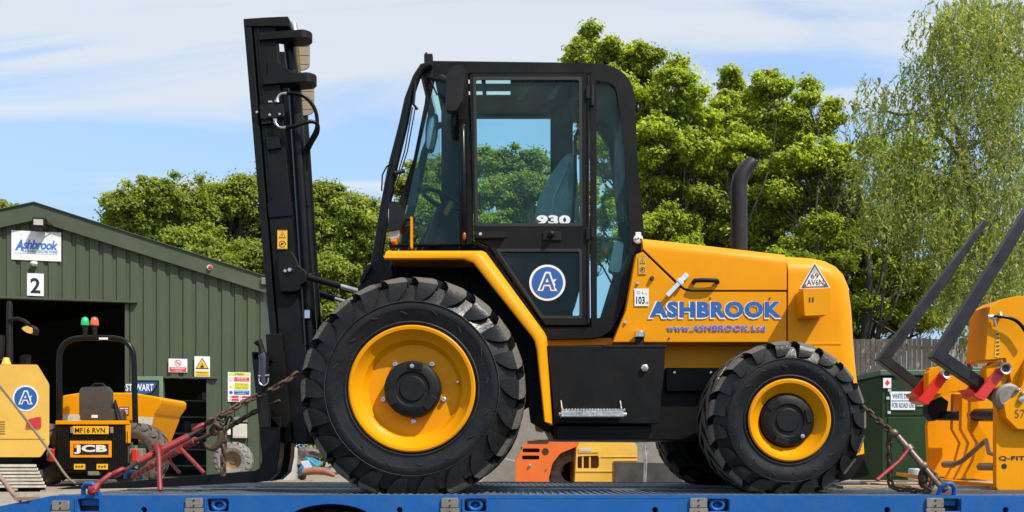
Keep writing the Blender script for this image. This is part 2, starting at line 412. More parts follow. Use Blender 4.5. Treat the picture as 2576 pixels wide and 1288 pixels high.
# gable wall split round the openings, with its proud cladding pans
def wallstrip(a, c, zb):
    pts = [(a, zb), (c, zb), (c, roofz(c) - .05)] + ([(AX, roofz(AX) - .05)] if a < AX < c else []) + [(a, roofz(a) - .05)]
    b.plate(pts, 0, .06)
cuts = [(x0, d1[0], 0), (d1[0], d1[1], d1[2]), (d1[1], d2[0], 0), (d2[0], d2[1], d2[2]), (d2[1], x1, 0)]
for a, c, zb in cuts: wallstrip(a, c, zb)
for a, c, zb in cuts:
    p = x0 - .01
    while p < x1:
        q = p + .215; u, w = max(p, a), min(q, c)
        if w - u > .02:
            lo = roofz(u) - .06; hi = roofz(w) - .06
            vsb = []
            for (t, ins) in ((u, 0), (w, 0)):
                pass
            s0 = .022 if u == p else 0; s1 = .022 if w == q else 0
            f = [(u, -.001, zb), (w, -.001, zb), (w, -.001, roofz(w) - .06), (u, -.001, roofz(u) - .06)]
            g = [(u + s0, -.038, zb), (w - s1, -.038, zb), (w - s1, -.038, roofz(w - s1) - .06), (u + s0, -.038, roofz(u + s0) - .06)]
            b.add(f + g, [(4, 5, 6, 7), (0, 1, 5, 4), (1, 2, 6, 5), (2, 3, 7, 6), (3, 0, 4, 7)])
            m_ = (u + w) / 2
            if w - u > .15: b.add([(m_ - .012, -.0385, zb), (m_, -.043, zb), (m_ + .012, -.0385, zb), (m_ + .012, -.0385, roofz(m_) - .07), (m_, -.043, roofz(m_) - .07), (m_ - .012, -.0385, roofz(m_) - .07)], [(0, 1, 4, 5), (1, 2, 3, 4)])
        p += .287
# side and back walls, inside floor
b.box(x0, x0 + .06, .06, 12, 0, roofz(x0) - .05); b.box(x1 - .06, x1, .06, 12, 0, roofz(x1) - .05); b.box(x0, x1, 12, 12.06, 0, roofz(x0) - .05)
b.plate([(x0, roofz(x0) - .05), (x1, roofz(x1) - .05), (AX, roofz(AX) - .05)], 12, 12.06)
b.build('wall', GRN, shed, smooth=20)
b = MB()
for s in (-1, 1):
    e = (AX + s * (HW + .08), roofz(AX + HW + .08)); a = (AX, ap[1])
    b.add([(a[0], -.12, a[1]), (e[0], -.12, e[1]), (e[0], 12.1, e[1]), (a[0], 12.1, a[1]), (a[0], -.12, a[1] - .05), (e[0], -.12, e[1] - .05), (e[0], 12.1, e[1] - .05), (a[0], 12.1, a[1] - .05)],
          [(0, 1, 2, 3), (7, 6, 5, 4), (0, 4, 5, 1), (1, 5, 6, 2), (2, 6, 7, 3)])
rf = b.build('roof', GRNF, shed)
b = MB(); hh = .36
for s in (-1, 1):
    e = (AX + s * (HW + .09), roofz(AX + HW + .09) + .02); a = (AX + s * .002, ap[1] + .02)
    pts = [(a[0], a[1]), (e[0], e[1]), (e[0], e[1] - hh), (a[0], a[1] - hh - .01)]
    b.plate(pts, -.15, -.122)
    b.plate([(a[0], a[1] + .018), (e[0], e[1] + .018), (e[0], e[1]), (a[0], a[1])], -.19, -.05)
    b.plate([(a[0], a[1] - hh - .01), (e[0], e[1] - hh), (e[0], e[1] - hh - .02), (a[0], a[1] - hh - .03)], -.16, -.04)
b.build('barge_board', GRNF, rf)
b = MB(); e = AX + HW + .10; z = roofz(AX + HW)
b.box(e - .16, e + .03, -.22, 12.1, z - .19, z - .02); b.build('gutter', mat('gutter_green', (.13, .15, .10), .5, var=.2, vs=5), shed, bev=.02)
b = MB()
b.box(d1[0] - .1, S(347, 757)[0], -.16, 0.0, d1[2] - .01, d1[2] + .035); b.box(d1[1] - .015, d1[1] + .07, -.055, .08, 0, d1[2] - .012)
b.box(S(395, 953)[0], S(548, 953)[0], -.12, -.04, d2[2] + .005, d2[2] + .045)
b.box(d2[1] - .02, d2[1] + .05, -.05, .09, 0, d2[2]); b.box(d2[0] - .04, d2[0] + .02, -.05, .09, 0, d2[2])
b.build('door_frame', GRNF, shed, bev=.006)
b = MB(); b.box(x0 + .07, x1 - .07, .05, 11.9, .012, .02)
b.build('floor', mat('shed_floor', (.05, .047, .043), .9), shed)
b = MB()      # racking and stock just inside the small doorway
rr = random.Random(5)
for k in range(16):
    u = d2[0] + .05 + rr.random() * 1.0; zz0 = .3 + (k % 5) * .42
    b.box(u, u + .1 + rr.random() * .15, 2.4, 2.6, zz0, zz0 + .08 + rr.random() * .22, mi=k % 4)
for k in range(5): b.box(d2[0] - .2, d2[1] + .3, 2.35, 2.7, .26 + k * .42, .29 + k * .42, mi=0)
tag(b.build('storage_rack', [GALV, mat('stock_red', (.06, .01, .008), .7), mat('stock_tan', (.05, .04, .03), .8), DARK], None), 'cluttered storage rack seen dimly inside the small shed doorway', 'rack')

def sboard(name, label, px0, px1, py0, py1, off=.06, th=.012, m=WHITE, cat='sign'):
    a = S(px0, py0, off); c = S(px1, py1, off)
    root = thing(name, label, cat, SHM @ Vector(((a[0] + c[0]) / 2, -off, c[1])), SRZ)
    q = MB(); q.box(a[0], c[0], -off, -off + th, c[1], a[1]); q.build('sign_panel', m, root, bev=.002)
    return root, a[0], c[0], c[1], a[1]
def L(s, r, u0, u1, v0, v1, m, root, y, **kw):   # u,v as fractions of the sign, v measured from its top
    x0, x1, z0, z1 = r
    return lettering(s, x0 + (x1 - x0) * u0, x0 + (x1 - x0) * u1, z1 - (z1 - z0) * v1, z1 - (z1 - z0) * v0, y, m, root, **kw)
def Q(mb, r, u0, u1, v0, v1, y, mi=0):
    x0, x1, z0, z1 = r
    return poly(mb, [(x0 + (x1 - x0) * u, z1 - (z1 - z0) * v) for u, v in ((u0, v1), (u1, v1), (u1, v0), (u0, v0))], y, mi)
SR = mat('sign_red', (.62, .03, .03), .4, var=.05); SB = mat('sign_text_blue', (.05, .16, .48), .4, var=.05)
root, *r = sboard('company_sign', 'large white landscape sign with blue italic lettering high under the shed gable', 28.5, 153.5, 579, 658)
L('A', r, .07, .24, .30, .68, SB, root, -.064, offset=.05, shear=.3)
L('shbrook', r, .23, .94, .29, .62, SB, root, -.064, offset=.03, shear=.25, spacing=.9)
L('PLANT HIRE - GROUND WORKS', r, .22, .93, .64, .73, SB, root, -.064, offset=.02, shear=.2)
b = MB(); Q(b, r, .04, .93, .765, .775, -.063); [disc(b, r[0] + (r[1] - r[0]) * u, r[3] - (r[3] - r[2]) * v, -.0635, .008, 8) for u in (.2, .52, .82) for v in (.13, .88)]
b.build('ruled_line', GALV, root, recalc=False)
root, *r = sboard('number_sign', 'small white sign with a black figure 2 above the big shed doorway', 68, 110, 687, 745)
L('2', r, .2, .8, .2, .88, INK, root, -.064, offset=.025)
root, *r = sboard('no_smoking_sign', 'small white and red no smoking sign left of the yellow warning triangle', 424, 471, 902, 937)
b = MB(); Q(b, r, .05, .95, .62, .96, -.0625, 0); cx = (r[0] + r[1]) / 2; cz = r[3] - (r[3] - r[2]) * .32; rad = (r[3] - r[2]) * .24
disc(b, cx, cz, -.0625, rad, 24, rad * .8, mi=0); poly(b, [(cx - rad * .7, cz + rad * .55), (cx - rad * .55, cz + rad * .7), (cx + rad * .7, cz - rad * .55), (cx + rad * .55, cz - rad * .7)], -.063, 0)
b.box(cx - rad * .55, cx + rad * .5, -.0622, -.0612, cz - rad * .08, cz + rad * .08, 1)
b.build('printed_marks', [SR, INK], root, recalc=False)
L('NO SMOKING', r, .14, .86, .66, .78, WHITE, root, -.064, offset=.02); L('in this area', r, .3, .7, .82, .92, WHITE, root, -.064)
root, *r = sboard('warning_sign', 'white and yellow sign with a black bordered warning triangle above the small doorway', 489, 528, 896, 948)
b = MB(); Q(b, r, .05, .95, .72, .97, -.0625, 1)
w = r[1] - r[0]; h = r[3] - r[2]; cx = (r[0] + r[1]) / 2
T = lambda k, y, mi: poly(b, [(cx - w * .44 * k, r[3] - h * (.385 + .24 * k)), (cx + w * .44 * k, r[3] - h * (.385 + .24 * k)), (cx, r[3] - h * (.385 - .33 * k))], y, mi)
T(1, -.0625, 0); T(.8, -.0635, 1)
disc(b, cx, r[3] - h * .36, -.0642, w * .05, 10, mi=0); poly(b, [(cx - w * .16, r[3] - h * .56), (cx + w * .14, r[3] - h * .56), (cx + w * .06, r[3] - h * .41), (cx - w * .07, r[3] - h * .44)], -.0642, 0)
b.build('printed_marks', [INK, SY], root, recalc=False)
L('Warning', r, .14, .86, .76, .86, INK, root, -.064, offset=.02); L('Industrial doors', r, .16, .84, .89, .94, INK, root, -.064)
root, *r = sboard('site_safety_board', 'tall multi coloured site safety notice to the right of the small doorway', 573, 630, 936, 1011)
b = MB(); Q(b, r, .04, .97, .02, .12, -.0625, 1); Q(b, r, .28, .95, .17, .31, -.0625, 0); Q(b, r, .28, .95, .36, .58, -.0625, 1); Q(b, r, .28, .95, .62, .76, -.0625, 2)
for u in (.16, .62):
    for v in (.80, .90): Q(b, r, u, u + .33, v, v + .075, -.0625, 0)
ww = r[1] - r[0]; hh_ = r[3] - r[2]
disc(b, r[0] + ww * .14, r[3] - hh_ * .24, -.0625, ww * .08, 16, ww * .06, 0); disc(b, r[0] + ww * .14, r[3] - hh_ * .69, -.0625, ww * .08, 16, mi=2)
poly(b, [(r[0] + ww * .05, r[3] - hh_ * .54), (r[0] + ww * .23, r[3] - hh_ * .54), (r[0] + ww * .14, r[3] - hh_ * .42)], -.0625, 1)
for u in (.06, .53):
    for v in (.835, .935): disc(b, r[0] + ww * (u + .04), r[3] - hh_ * v, -.0625, ww * .03, 10, mi=0)
b.build('printed_marks', [SR, mat('sign_lime', (.62, .62, .05), .45, var=.05), LBLUE], root, recalc=False)
L('ATTENTION', r, .3, .7, .035, .105, INK, root, -.064, offset=.02)
L('NO ENTRY', r, .4, .85, .19, .235, WHITE, root, -.064, offset=.02); L('to unauthorised persons', r, .33, .9, .25, .29, WHITE, root, -.064)
for k in range(4): L(['Hard hats must', 'be worn and safety', 'footwear used on', 'this site at all times'][k], r, .34, .88, .38 + k * .05, .415 + k * .05, INK, root, -.064)
L('Please go to', r, .34, .88, .635, .68, WHITE, root, -.064, offset=.01); L('reception', r, .42, .8, .7, .745, WHITE, root, -.064, offset=.01)
# floodlight, sensor, alarm lamp, boxes, pipes
a = S(80, 548, .3); c = S(121, 583, .3)
root = thing('floodlight', 'black floodlight with a square lens at the peak of the shed', 'floodlight', SHM @ Vector(((a[0] + c[0]) / 2, -.25, c[1])), SRZ)
b = MB(); b.box(a[0] + .02, c[0] - .05, -.34, -.16, c[1] + .09, a[1]); b.box(a[0] + .05, c[0] - .1, -.34, -.25, c[1], c[1] + .08)
b.tube([(c[0] - .05, -.25, c[1] + .2), (c[0] + .02, -.2, c[1] + .2), (c[0] + .1, -.1, c[1] + .14), (c[0] + .25, -.06, c[1] + .1)], .012)
b.build('housing', BLK2, root, bev=.012)
b = MB(); b.box(a[0] + .05, c[0] - .09, -.347, -.341, c[1] + .13, a[1] - .035); b.build('lens', mat('flood_lens', (.5, .45, .36), .2, coat=.5, var=.2), root)
a = S(86, 663, .1); root = thing('sensor_lamp', 'little white sensor lamp just below the landscape shed sign', 'lamp', SHM @ Vector((a[0], -.1, a[1] - .05)), SRZ)
b = MB(); b.ball((a[0], -.12, a[1]), .08, .06, .045); b.build('dome', WHITE, root); b = MB(); b.box(a[0] - .05, a[0] + .05, -.09, -.04, a[1] - .05, a[1] + .05); b.build('base', WHITE, root, bev=.01)
a = S(527, 672, .2); root = thing('alarm_lamp', 'tiny round red alarm lamp on the right slope of the shed barge board', 'lamp', SHM @ Vector((a[0], -.15, a[1] - .05)), SRZ)
b = MB(); b.lathe([(.001, -.24), (.03, -.238), (.045, -.21), (.047, -.17)], (a[0] + .012, 0, a[1]), seg=20); b.build('lens', REDL, root)
b = MB(); b.lathe([(.001, -.185), (.06, -.18), (.062, -.152)], (a[0], 0, a[1]), seg=20); b.build('base', WHITE, root)
def sbox(name, label, cat, px0, px1, py0, py1, m, d=.12, part='casing', extra=None):
    a = S(px0, py0, .06 + d); c = S(px1, py1, .06 + d)
    root = thing(name, label, cat, SHM @ Vector(((a[0] + c[0]) / 2, -.06, c[1])), SRZ)
    q = MB(); q.box(a[0], c[0], -.045 - d, -.044, c[1], a[1]); q.build(part, m, root, bev=.01)
    q = MB(); q.box(a[0] + .015, c[0] - .015, -.05 - d, -.046 - d, c[1] + .03, a[1] - .03); q.build('lid', m, root, bev=.004)
    return root
sbox('meter_box', 'pale cream electrical box on the shed wall above the loose dusty tyre', 'box', 585, 621, 1066, 1102, mat('cream_box', (.55, .50, .42), .5))
sbox('junction_box', 'flat grey brown box directly above the pale cream electrical box', 'box', 588, 622, 1049, 1062, GALV, d=.1)
sbox('socket_box', 'turquoise socket box behind the rusty chains left of the pale electrical box', 'box', 556, 582, 1051, 1068, mat('turquoise', (.1, .42, .36), .4), d=.1)
sbox('switch_box', 'narrow white rimmed switch box under the turquoise socket box', 'box', 566, 580, 1074, 1094, WHITE, d=.05)

# open green door leaf with a small blue shop sign
XF = None
YD = 18.6
root = thing('open_door_leaf', 'green framed door leaf folded open beside the small shed doorway', 'door', P(375, 1210, YD))
b = MB(); b.plate(XZ([(338, 947), (408, 947), (408, 1205), (338, 1205)], YD), YD, YD + .05, [XZ([(345, 957), (400, 957), (400, 1082), (345, 1082)], YD), XZ([(345, 1094), (400, 1094), (400, 1196), (345, 1196)], YD)])
b.build('frame', mat('pale_green_frame', (.16, .24, .14), .5), root, bev=.006)
b = MB(); b.pbox(345, 400, 957, 1082, YD + .02, .01); b.pbox(345, 400, 1094, 1196, YD + .02, .01); b.build('panel', mat('dark_green_panel', (.02, .035, .022), .25), root)
root = thing('shop_sign', 'blue and white curved shop sign showing the letters WART on the green door leaf', 'sign', P(366, 990, YD - .04))
b = MB(); poly(b, XZ([(326, 962), (393, 962), (390, 975), (380, 988), (360, 991), (326, 989)], YD - .03), YD - .03, 0)
b.build('sign_panel', LBLUE, root, recalc=False)
lettering('STEWART', X_(318, YD), X_(388, YD), Z_(984, YD), Z_(966, YD), YD - .036, WHITE, root, offset=.03)

# loose tyre leaning on shed
def tyre_mesh(b, c, R, W, rim, lug, N, ax=1, dth=.30, lugside=0, mi_lug=1, flat=None, seg=96, hw=.47, sh=.765, worn=.02):
    """tyre about the Y axis, outer face at c.y, width W to +Y (ax=1) or -Y (ax=-1)"""
    rc = R - lug
    prof = [(rim - .01, .045), (rim + .005, .018), (rim + .03, .008), (rim + (R - rim) * .28, .000), (rim + (R - rim) * .34, -.005), (R * .70, -.006), (R * .755, -.002), (R * .77, .004), (R * .80, .014), (R * .84, .026), (R * .88, .037), (R * .915, .048), (rc * .985, .064), (rc, .10)]
    k = W / .4
    prof = [(r, y * k) for r, y in prof] + [(rc + .006, W / 2)]
    prof += [(r, W - y) for r, y in reversed(prof[:-1])]
    c = Vector(c)
    t = MB(); t.lathe([(r, y * ax) for r, y in prof], (0, 0, 0), seg=seg, mi=0)
    for side in (0, 1):
        for i in range(N):
            th0 = 2 * math.pi * (i + .5 * side) / N
            st = [(R * sh, .000, 0.07, .004, .35), (R * .82, .001 * k, .03, lug * .5, .75), (R * .88, .006 * k, .0, lug * .7, .95), (R * .94, .016 * k, -.01, lug * .9, 1.0), (R * .982, .036 * k, .02, lug, 1.05), (R - .001, .065 * k, .06, lug, 1.0), (R, W * .30, dth * .55, lug, .95), (R, W * .52, dth, lug, .9)]
            vs = []; h = math.pi / N * hw * 2 * .5 * 1.0
            h = math.pi / N * hw * 1.35
            for (r, y, th, lh, wf) in st:
                yy = y if side == 0 else W - y
                base = r - lh - .012
                yb = y + .05 * k if r < R * .985 else y
                if r < R * .9: base = r - .005; yb = y + .045 * k
                yyb = yb if side == 0 else W - yb
                for (q, rr_, yq) in ((-1, base, yyb), (-1, r, yy), (1, r, yy), (1, base, yyb)):
                    a = th0 + th + q * h * wf * (1.12 if rr_ == base and r > R * .9 else 1)
                    # tilt: lug walls lean a little
                    vs.append(Vector((rr_ * math.cos(a), yq * ax, rr_ * math.sin(a))))
            n = len(st)
            fs = []; mm = []
            o = len(t.v)
            for s in range(n - 1):
                A = s * 4; B = A + 4
                for q in range(3):
                    fs.append((A + q, A + q + 1, B + q + 1, B + q)); mm.append(mi_lug if (q == 1 and s >= 3) else 0)
            fs.append(((n - 1) * 4, (n - 1) * 4 + 1, (n - 1) * 4 + 2, (n - 1) * 4 + 3)); mm.append(0)
            t.v += [tuple(p) for p in vs]; t.f += [tuple(i_ + o for i_ in f) for f in fs]; t.m += mm
    out = []
    for p in t.v:
        q = c + Vector(p)
        if flat is not None and q.z < flat + .012:
            q.z = flat + (q.z - flat - .012) * .02 + .003 if q.z < flat + .003 else q.z
        out.append(q)
    b.v += [tuple(q) for q in out] if b.xf is None else [tuple(b.xf(q)) for q in out]
    o = len(b.v) - len(out); b.f += [tuple(i + o for i in f) for f in t.f]; b.m += t.m
    return b
TW = mat('dusty_grey_tyre', (.20, .19, .175), .9, var=.4, vs=12, dust=.5, dcol=(.33, .29, .23), ds=8, bump=.3)
c = P(582, 1160, 19.2); R = 48 * 19.2 / F
root = thing('loose_tyre', 'dusty knobbly tyre with a rusty brown rim leaning on the shed wall', 'tyre', (c.x, 19.2, 0))
b = MB(); tyre_mesh(b, (c.x, 19.2, R), R, .3, R * .5, .035, 18, seg=48); b.build('tyre', [TW, TW], root, smooth=30, weld=False)
b = MB(); b.lathe([(R * .52, .03), (R * .47, .05), (R * .42, .12), (R * .16, .14), (R * .14, .11), (R * .10, .11), (R * .10, .2)], (c.x, 19.2, R), seg=32)
b.build('rim', mat('rusty_rim', (.26, .15, .07), .75, var=.3, dust=.4, dcol=(.3, .24, .17)), root)

# ------------------------------------------------------------------ fence on a low wall
YF = 22.0
FW = mat('weathered_fence_wood', (.33, .27, .22), .85, var=.28, vs=1.6, stretch=(7, 7, .7), bump=.3, bs=30, dust=.3, dcol=(.20, .17, .14), ds=2)
root = thing('board_fence', 'weathered brown vertical board fence behind the green tank', 'fence', (9.5, YF, 0))
b = MB(); rr = random.Random(11); x = 6.2; zt = Z_(853, YF); zb = Z_(1024, YF)
while x < 17:
    w = .105 + rr.random() * .02
    top = zt + rr.uniform(-.012, .012) + .006 * (x - 8) ; y = YF + rr.uniform(0, .015)
    b.add([(x, y, zb), (x + w, y + .004, zb), (x + w, y + .004, top), (x, y, top - .01), (x, y + .02, zb), (x + w, y + .02, zb), (x + w, y + .02, top), (x, y + .02, top - .01)],
          [(0, 1, 2, 3), (7, 6, 5, 4), (0, 4, 5, 1), (1, 5, 6, 2), (2, 6, 7, 3), (3, 7, 4, 0)])
    x += w + .012 + rr.random() * .006
b.build('boards', FW, root, weld=False)
b = MB()
for z in (zb + .25, (zb + zt) / 2 - .1, zt - .25): b.box(6.2, 17, YF + .03, YF + .09, z, z + .09)
b.box(6.2, 17, YF - .02, YF - .001, zb + .58, zb + .62)
b.build('rail', FW, root)
b = MB(); b.box(6.0, 17.2, YF - .04, YF + .2, 0, zb - .01); w = b.build('concrete_wall', CONC, None, bev=.01)
tag(w, 'low concrete base wall under the board fence', 'wall')

# ------------------------------------------------------------------ trees
def leaf_material(name, cols, transl=.5, rough=.5):
    m = bpy.data.materials.new(name); m.use_nodes = True; t = m.node_tree; t.nodes.clear()
    g = N(t, 'ShaderNodeNewGeometry'); cr = N(t, 'ShaderNodeValToRGB')
    els = cr.color_ramp.elements
    while len(els) < len(cols): els.new(.5)
    for i, c in enumerate(cols): els[i].position = i / (len(cols) - 1); els[i].color = (*c, 1)
    t.links.new(g.outputs['Random Per Island'], cr.inputs[0])
    co = N(t, 'ShaderNodeTexCoord'); n1 = N(t, 'ShaderNodeTexNoise'); n1.inputs['Scale'].default_value = .55; n1.inputs['Detail'].default_value = 3
    t.links.new(co.outputs['Object'], n1.inputs['Vector'])
    mr = N(t, 'ShaderNodeMapRange'); mr.inputs['From Min'].default_value = .3; mr.inputs['From Max'].default_value = .7; mr.inputs['To Min'].default_value = .65; mr.inputs['To Max'].default_value = 1.3
    t.links.new(n1.outputs['Fac'], mr.inputs[0])
    mx = N(t, 'ShaderNodeMixRGB', blend_type='MULTIPLY'); mx.inputs[0].default_value = 1; t.links.new(cr.outputs[0], mx.inputs[1]); t.links.new(mr.outputs[0], mx.inputs[2])
    d = N(t, 'ShaderNodeBsdfPrincipled'); d.inputs['Roughness'].default_value = rough; d.inputs['Specular IOR Level'].default_value = .35
    tr = N(t, 'ShaderNodeBsdfTranslucent'); ms = N(t, 'ShaderNodeMixShader'); ms.inputs[0].default_value = transl
    t.links.new(mx.outputs[0], d.inputs['Base Color'])
    br = N(t, 'ShaderNodeMixRGB', blend_type='MULTIPLY'); br.inputs[0].default_value = 1; br.inputs[2].default_value = (1.5, 1.6, .6, 1); t.links.new(mx.outputs[0], br.inputs[1])
    t.links.new(br.outputs[0], tr.inputs[0]); t.links.new(d.outputs[0], ms.inputs[1]); t.links.new(tr.outputs[0], ms.inputs[2])
    o = N(t, 'ShaderNodeOutputMaterial'); t.links.new(ms.outputs[0], o.inputs[0]); return m
LEAF_A = leaf_material('sycamore_leaves', [(.095, .135, .017), (.19, .25, .028), (.28, .33, .038), (.40, .39, .052)])
LEAF_B = leaf_material('oak_leaves', [(.14, .20, .016), (.27, .35, .026), (.39, .44, .038), (.52, .49, .06)])
LEAF_W = leaf_material('willow_leaves', [(.09, .13, .028), (.17, .225, .048), (.26, .32, .072), (.36, .31, .115)], .5)
BARK = mat('bark', (.055, .045, .035), .9, var=.4, vs=6, bump=.6, bs=20)
BARKL = mat('pale_bark', (.17, .12, .075), .9, var=.4, vs=6, bump=.6, bs=20)

def leaf_mesh(name, cen, nrm, tan, L_, W_, m, parent):
    n = len(cen)
    nrm = nrm / np.linalg.norm(nrm, axis=1, keepdims=True)
    tan = tan - nrm * np.sum(tan * nrm, axis=1, keepdims=True); tan /= np.linalg.norm(tan, axis=1, keepdims=True) + 1e-9
    bt = np.cross(nrm, tan)
    L_ = np.asarray(L_).reshape(-1, 1); W_ = np.asarray(W_).reshape(-1, 1)
    v = np.empty((n, 4, 3), np.float32)
    v[:, 0] = cen - tan * L_; v[:, 1] = cen + bt * W_ - tan * L_ * .1 + nrm * W_ * .35; v[:, 2] = cen + tan * L_; v[:, 3] = cen - bt * W_ - tan * L_ * .1 + nrm * W_ * .35
    off = np.array(parent.location, np.float32); v -= off
    me = bpy.data.meshes.new(name); me.vertices.add(n * 4); me.loops.add(n * 4); me.polygons.add(n)
    me.vertices.foreach_set('co', v.reshape(-1)); me.loops.foreach_set('vertex_index', np.arange(n * 4, dtype=np.int32))
    me.polygons.foreach_set('loop_start', np.arange(0, n * 4, 4, dtype=np.int32))
    me.materials.append(m); me.update(calc_edges=True); me.validate()
    o = bpy.data.objects.new(name, me); C.objects.link(o); o.parent = parent
    return o

def bend(a, c, rng, k=.12, n=6):
    a = Vector(a); c = Vector(c); L0 = (c - a).length; pts = []
    d1 = Vector(rng.normal(size=3)) * L0 * k; d2 = Vector(rng.normal(size=3)) * L0 * k * .5
    for i in range(n + 1):
        t = i / n; pts.append(a.lerp(c, t) + d1 * math.sin(math.pi * t) + d2 * math.sin(2 * math.pi * t) + Vector((0, 0, -L0 * .08 * math.sin(math.pi * t))))
    return pts
def tree(name, label, cat, group, bx, by, lobes, leafm, seed, nleaf, L0, cl=.42, bark=BARK, twist=.1, tr=.22, fork=.35, density=1.0, twigs=0, flat=.78, limbs=1.0):
    """lobes: (x, y, z, r); leaves gather in clumps at the twig ends inside each lobe"""
    rng = np.random.default_rng(seed)
    root = thing(name, label, cat, (bx, by, 0), 0, group)
    lob = np.array(lobes); top = lob[:, 2].max()
    wood = MB(); cz = np.average(lob[:, 2], weights=lob[:, 3]); cxm = np.average(lob[:, 0], weights=lob[:, 3]); cym = np.average(lob[:, 1], weights=lob[:, 3])
    spine = bend((bx, by, -.1), (cxm, cym, cz + (top - cz) * .45), rng, .03, 9)
    wood.tube(spine, [tr * (1.15 - .95 * i / 9) for i in range(10)], 9)
    cs = []; tot = sum(l[3] ** 2 for l in lobes)
    for (x, y, z, r) in lobes:
        s = min(8, max(2, int((z / top) * 9 * fork + rng.uniform(.5, 3))))
        limb = bend(spine[s], (x, y, z - r * .25), rng, .07, 6)
        if r * F / by > 24 and rng.random() < limbs: wood.tube(limb, [tr * .30 * (1 - s / 13) * (1 - .8 * i / 6) + .010 for i in range(7)], 6)
        m = max(12, int(density * 60 * (r / 1.6) ** 2))
        for k in range(m):
            d = rng.normal(size=3); d /= np.linalg.norm(d); d[2] = abs(d[2]) * .9 - .25 if rng.random() < .7 else d[2]
            rr = r * (rng.random() ** .5) * rng.uniform(.75, 1.3); q = np.array((x, y, z)) + d * rr * np.array((1, .6, .95))
            cs.append(q)
            st = limb[int(rng.integers(5, 7))]
            tw = bend(st, q, rng, .10, 4); wood.tube(tw, [.011, .009, .007, .005, .003], 4)
    for k in range(int(len(lobes) * 5)):      # loose sprays between the main clumps
        i, j = rng.integers(len(lobes), size=2); a = np.array(lobes[i][:3]); c = np.array(lobes[j][:3])
        if np.linalg.norm(a - c) > 2.6 * (lobes[i][3] + lobes[j][3]) * .62: continue
        cs.append(a + (c - a) * rng.uniform(.2, .8) + rng.normal(size=3) * lobes[i][3] * .3)
    for k in range(twigs):
        l = lobes[int(rng.integers(len(lobes)))]; s = spine[int(rng.integers(4, 9))]
        e = (l[0] + rng.normal() * l[3] * .8, l[1] + rng.normal() * l[3] * .5, l[2] + rng.normal() * l[3] * .8)
        wood.tube(bend(s, e, rng, .14, 7), [.045, .04, .035, .03, .025, .018, .012, .006], 4)
    wood.build('trunk', bark, root, recalc=False, smooth=60)
    cs = np.array(cs); nc = len(cs); per = max(1, int(nleaf / nc))
    size = cl * rng.uniform(.45, 1.2, nc)
    idx = np.repeat(np.arange(nc), per); n = len(idx)
    d = rng.normal(size=(n, 3)); d /= np.linalg.norm(d, axis=1, keepdims=True)
    rad = np.minimum(np.abs(rng.normal(size=n)), 1.9) * .52
    cen = cs[idx] + d * (rad * size[idx])[:, None] * np.array((1.15, 1.15, flat)) * rng.uniform(.7, 1.3, (nc, 1))[idx]
    nr = d * .45 + rng.normal(size=(n, 3)) * .45 + np.array((.22, -.34, .52))
    tn = rng.normal(size=(n, 3))
    Ls = L0 * rng.uniform(.6, 1.3, n)
    leaf_mesh('crown', cen.astype(np.float32), nr, tn, Ls, Ls * .55, leafm, root)
    return root
def lobes_px(ls, Y, seed, dep=1.0, fill=None):
    rng = np.random.default_rng(seed); out = []; ls = list(ls)
    if fill:      # (x0, x1, y0, y1, step, r): an even scatter of smaller clumps through the body of the crown
        x0, x1, y0, y1, stp, rr = fill
        for yy in np.arange(y0, y1, stp):
            for xx in np.arange(x0, x1, stp):
                if rng.random() < .9: ls.append((xx + rng.uniform(-.5, .5) * stp, yy + rng.uniform(-.5, .5) * stp, rr * rng.uniform(.7, 1.2)))
    for px, py, r in ls:
        y = Y + rng.uniform(-dep, dep); p = P(px, py, y); out.append((p.x, y, p.z, r * y / F))
    return out
TG = 'trees behind the shed'
def hedge(name, label, x0, x1, y, h, n, seed):
    rng = np.random.default_rng(seed); root = thing(name, label, 'hedge', ((x0 + x1) / 2, y, 0)); w = MB()
    k = int((x1 - x0) * 14); cs = np.stack([rng.uniform(x0, x1, k), y + rng.normal(size=k) * .5, rng.uniform(.1, 1, k) ** .8 * h * (1 + .15 * np.sin(np.arange(k)))], 1)
    for c in cs[::5]: w.tube([(c[0] * .98 + .02 * x0, y, 0), tuple(c * np.array((1, 1, .6))), tuple(c)], [.03, .02, .008], 4)
    w.build('stems', BARK, root, recalc=False)
    idx = rng.integers(0, k, n); d = rng.normal(size=(n, 3)); cen = cs[idx] + d * .22; cen[:, 2] = np.maximum(cen[:, 2], .02)
    leaf_mesh('foliage', cen.astype(np.float32), d * .5 + np.array((.2, -.3, .5)), rng.normal(size=(n, 3)), .085 * rng.uniform(.6, 1.3, n), .05 * rng.uniform(.6, 1.3, n), LEAF_A, root)
hedge('hedge', 'low scruffy green hedge along the back of the yard behind the machine covers', X_(560, 27), X_(2300, 27), 27, 2.6, 90000, 31)
Y = 38
tree('broadleaf_tree', 'round green tree rising directly behind the shed roof, left of the mast', 'tree', TG, X_(380, Y), Y,
     lobes_px([(400, 500, 70), (320, 520, 60), (330, 590, 70), (410, 590, 75), (470, 520, 65), (480, 610, 75), (300, 560, 45), (560, 700, 60), (450, 680, 70), (520, 650, 60)], Y, 1, fill=(300, 560, 560, 720, 55, 40)), LEAF_A, 1, 240000, .080, .42, tr=.3, density=2.6)
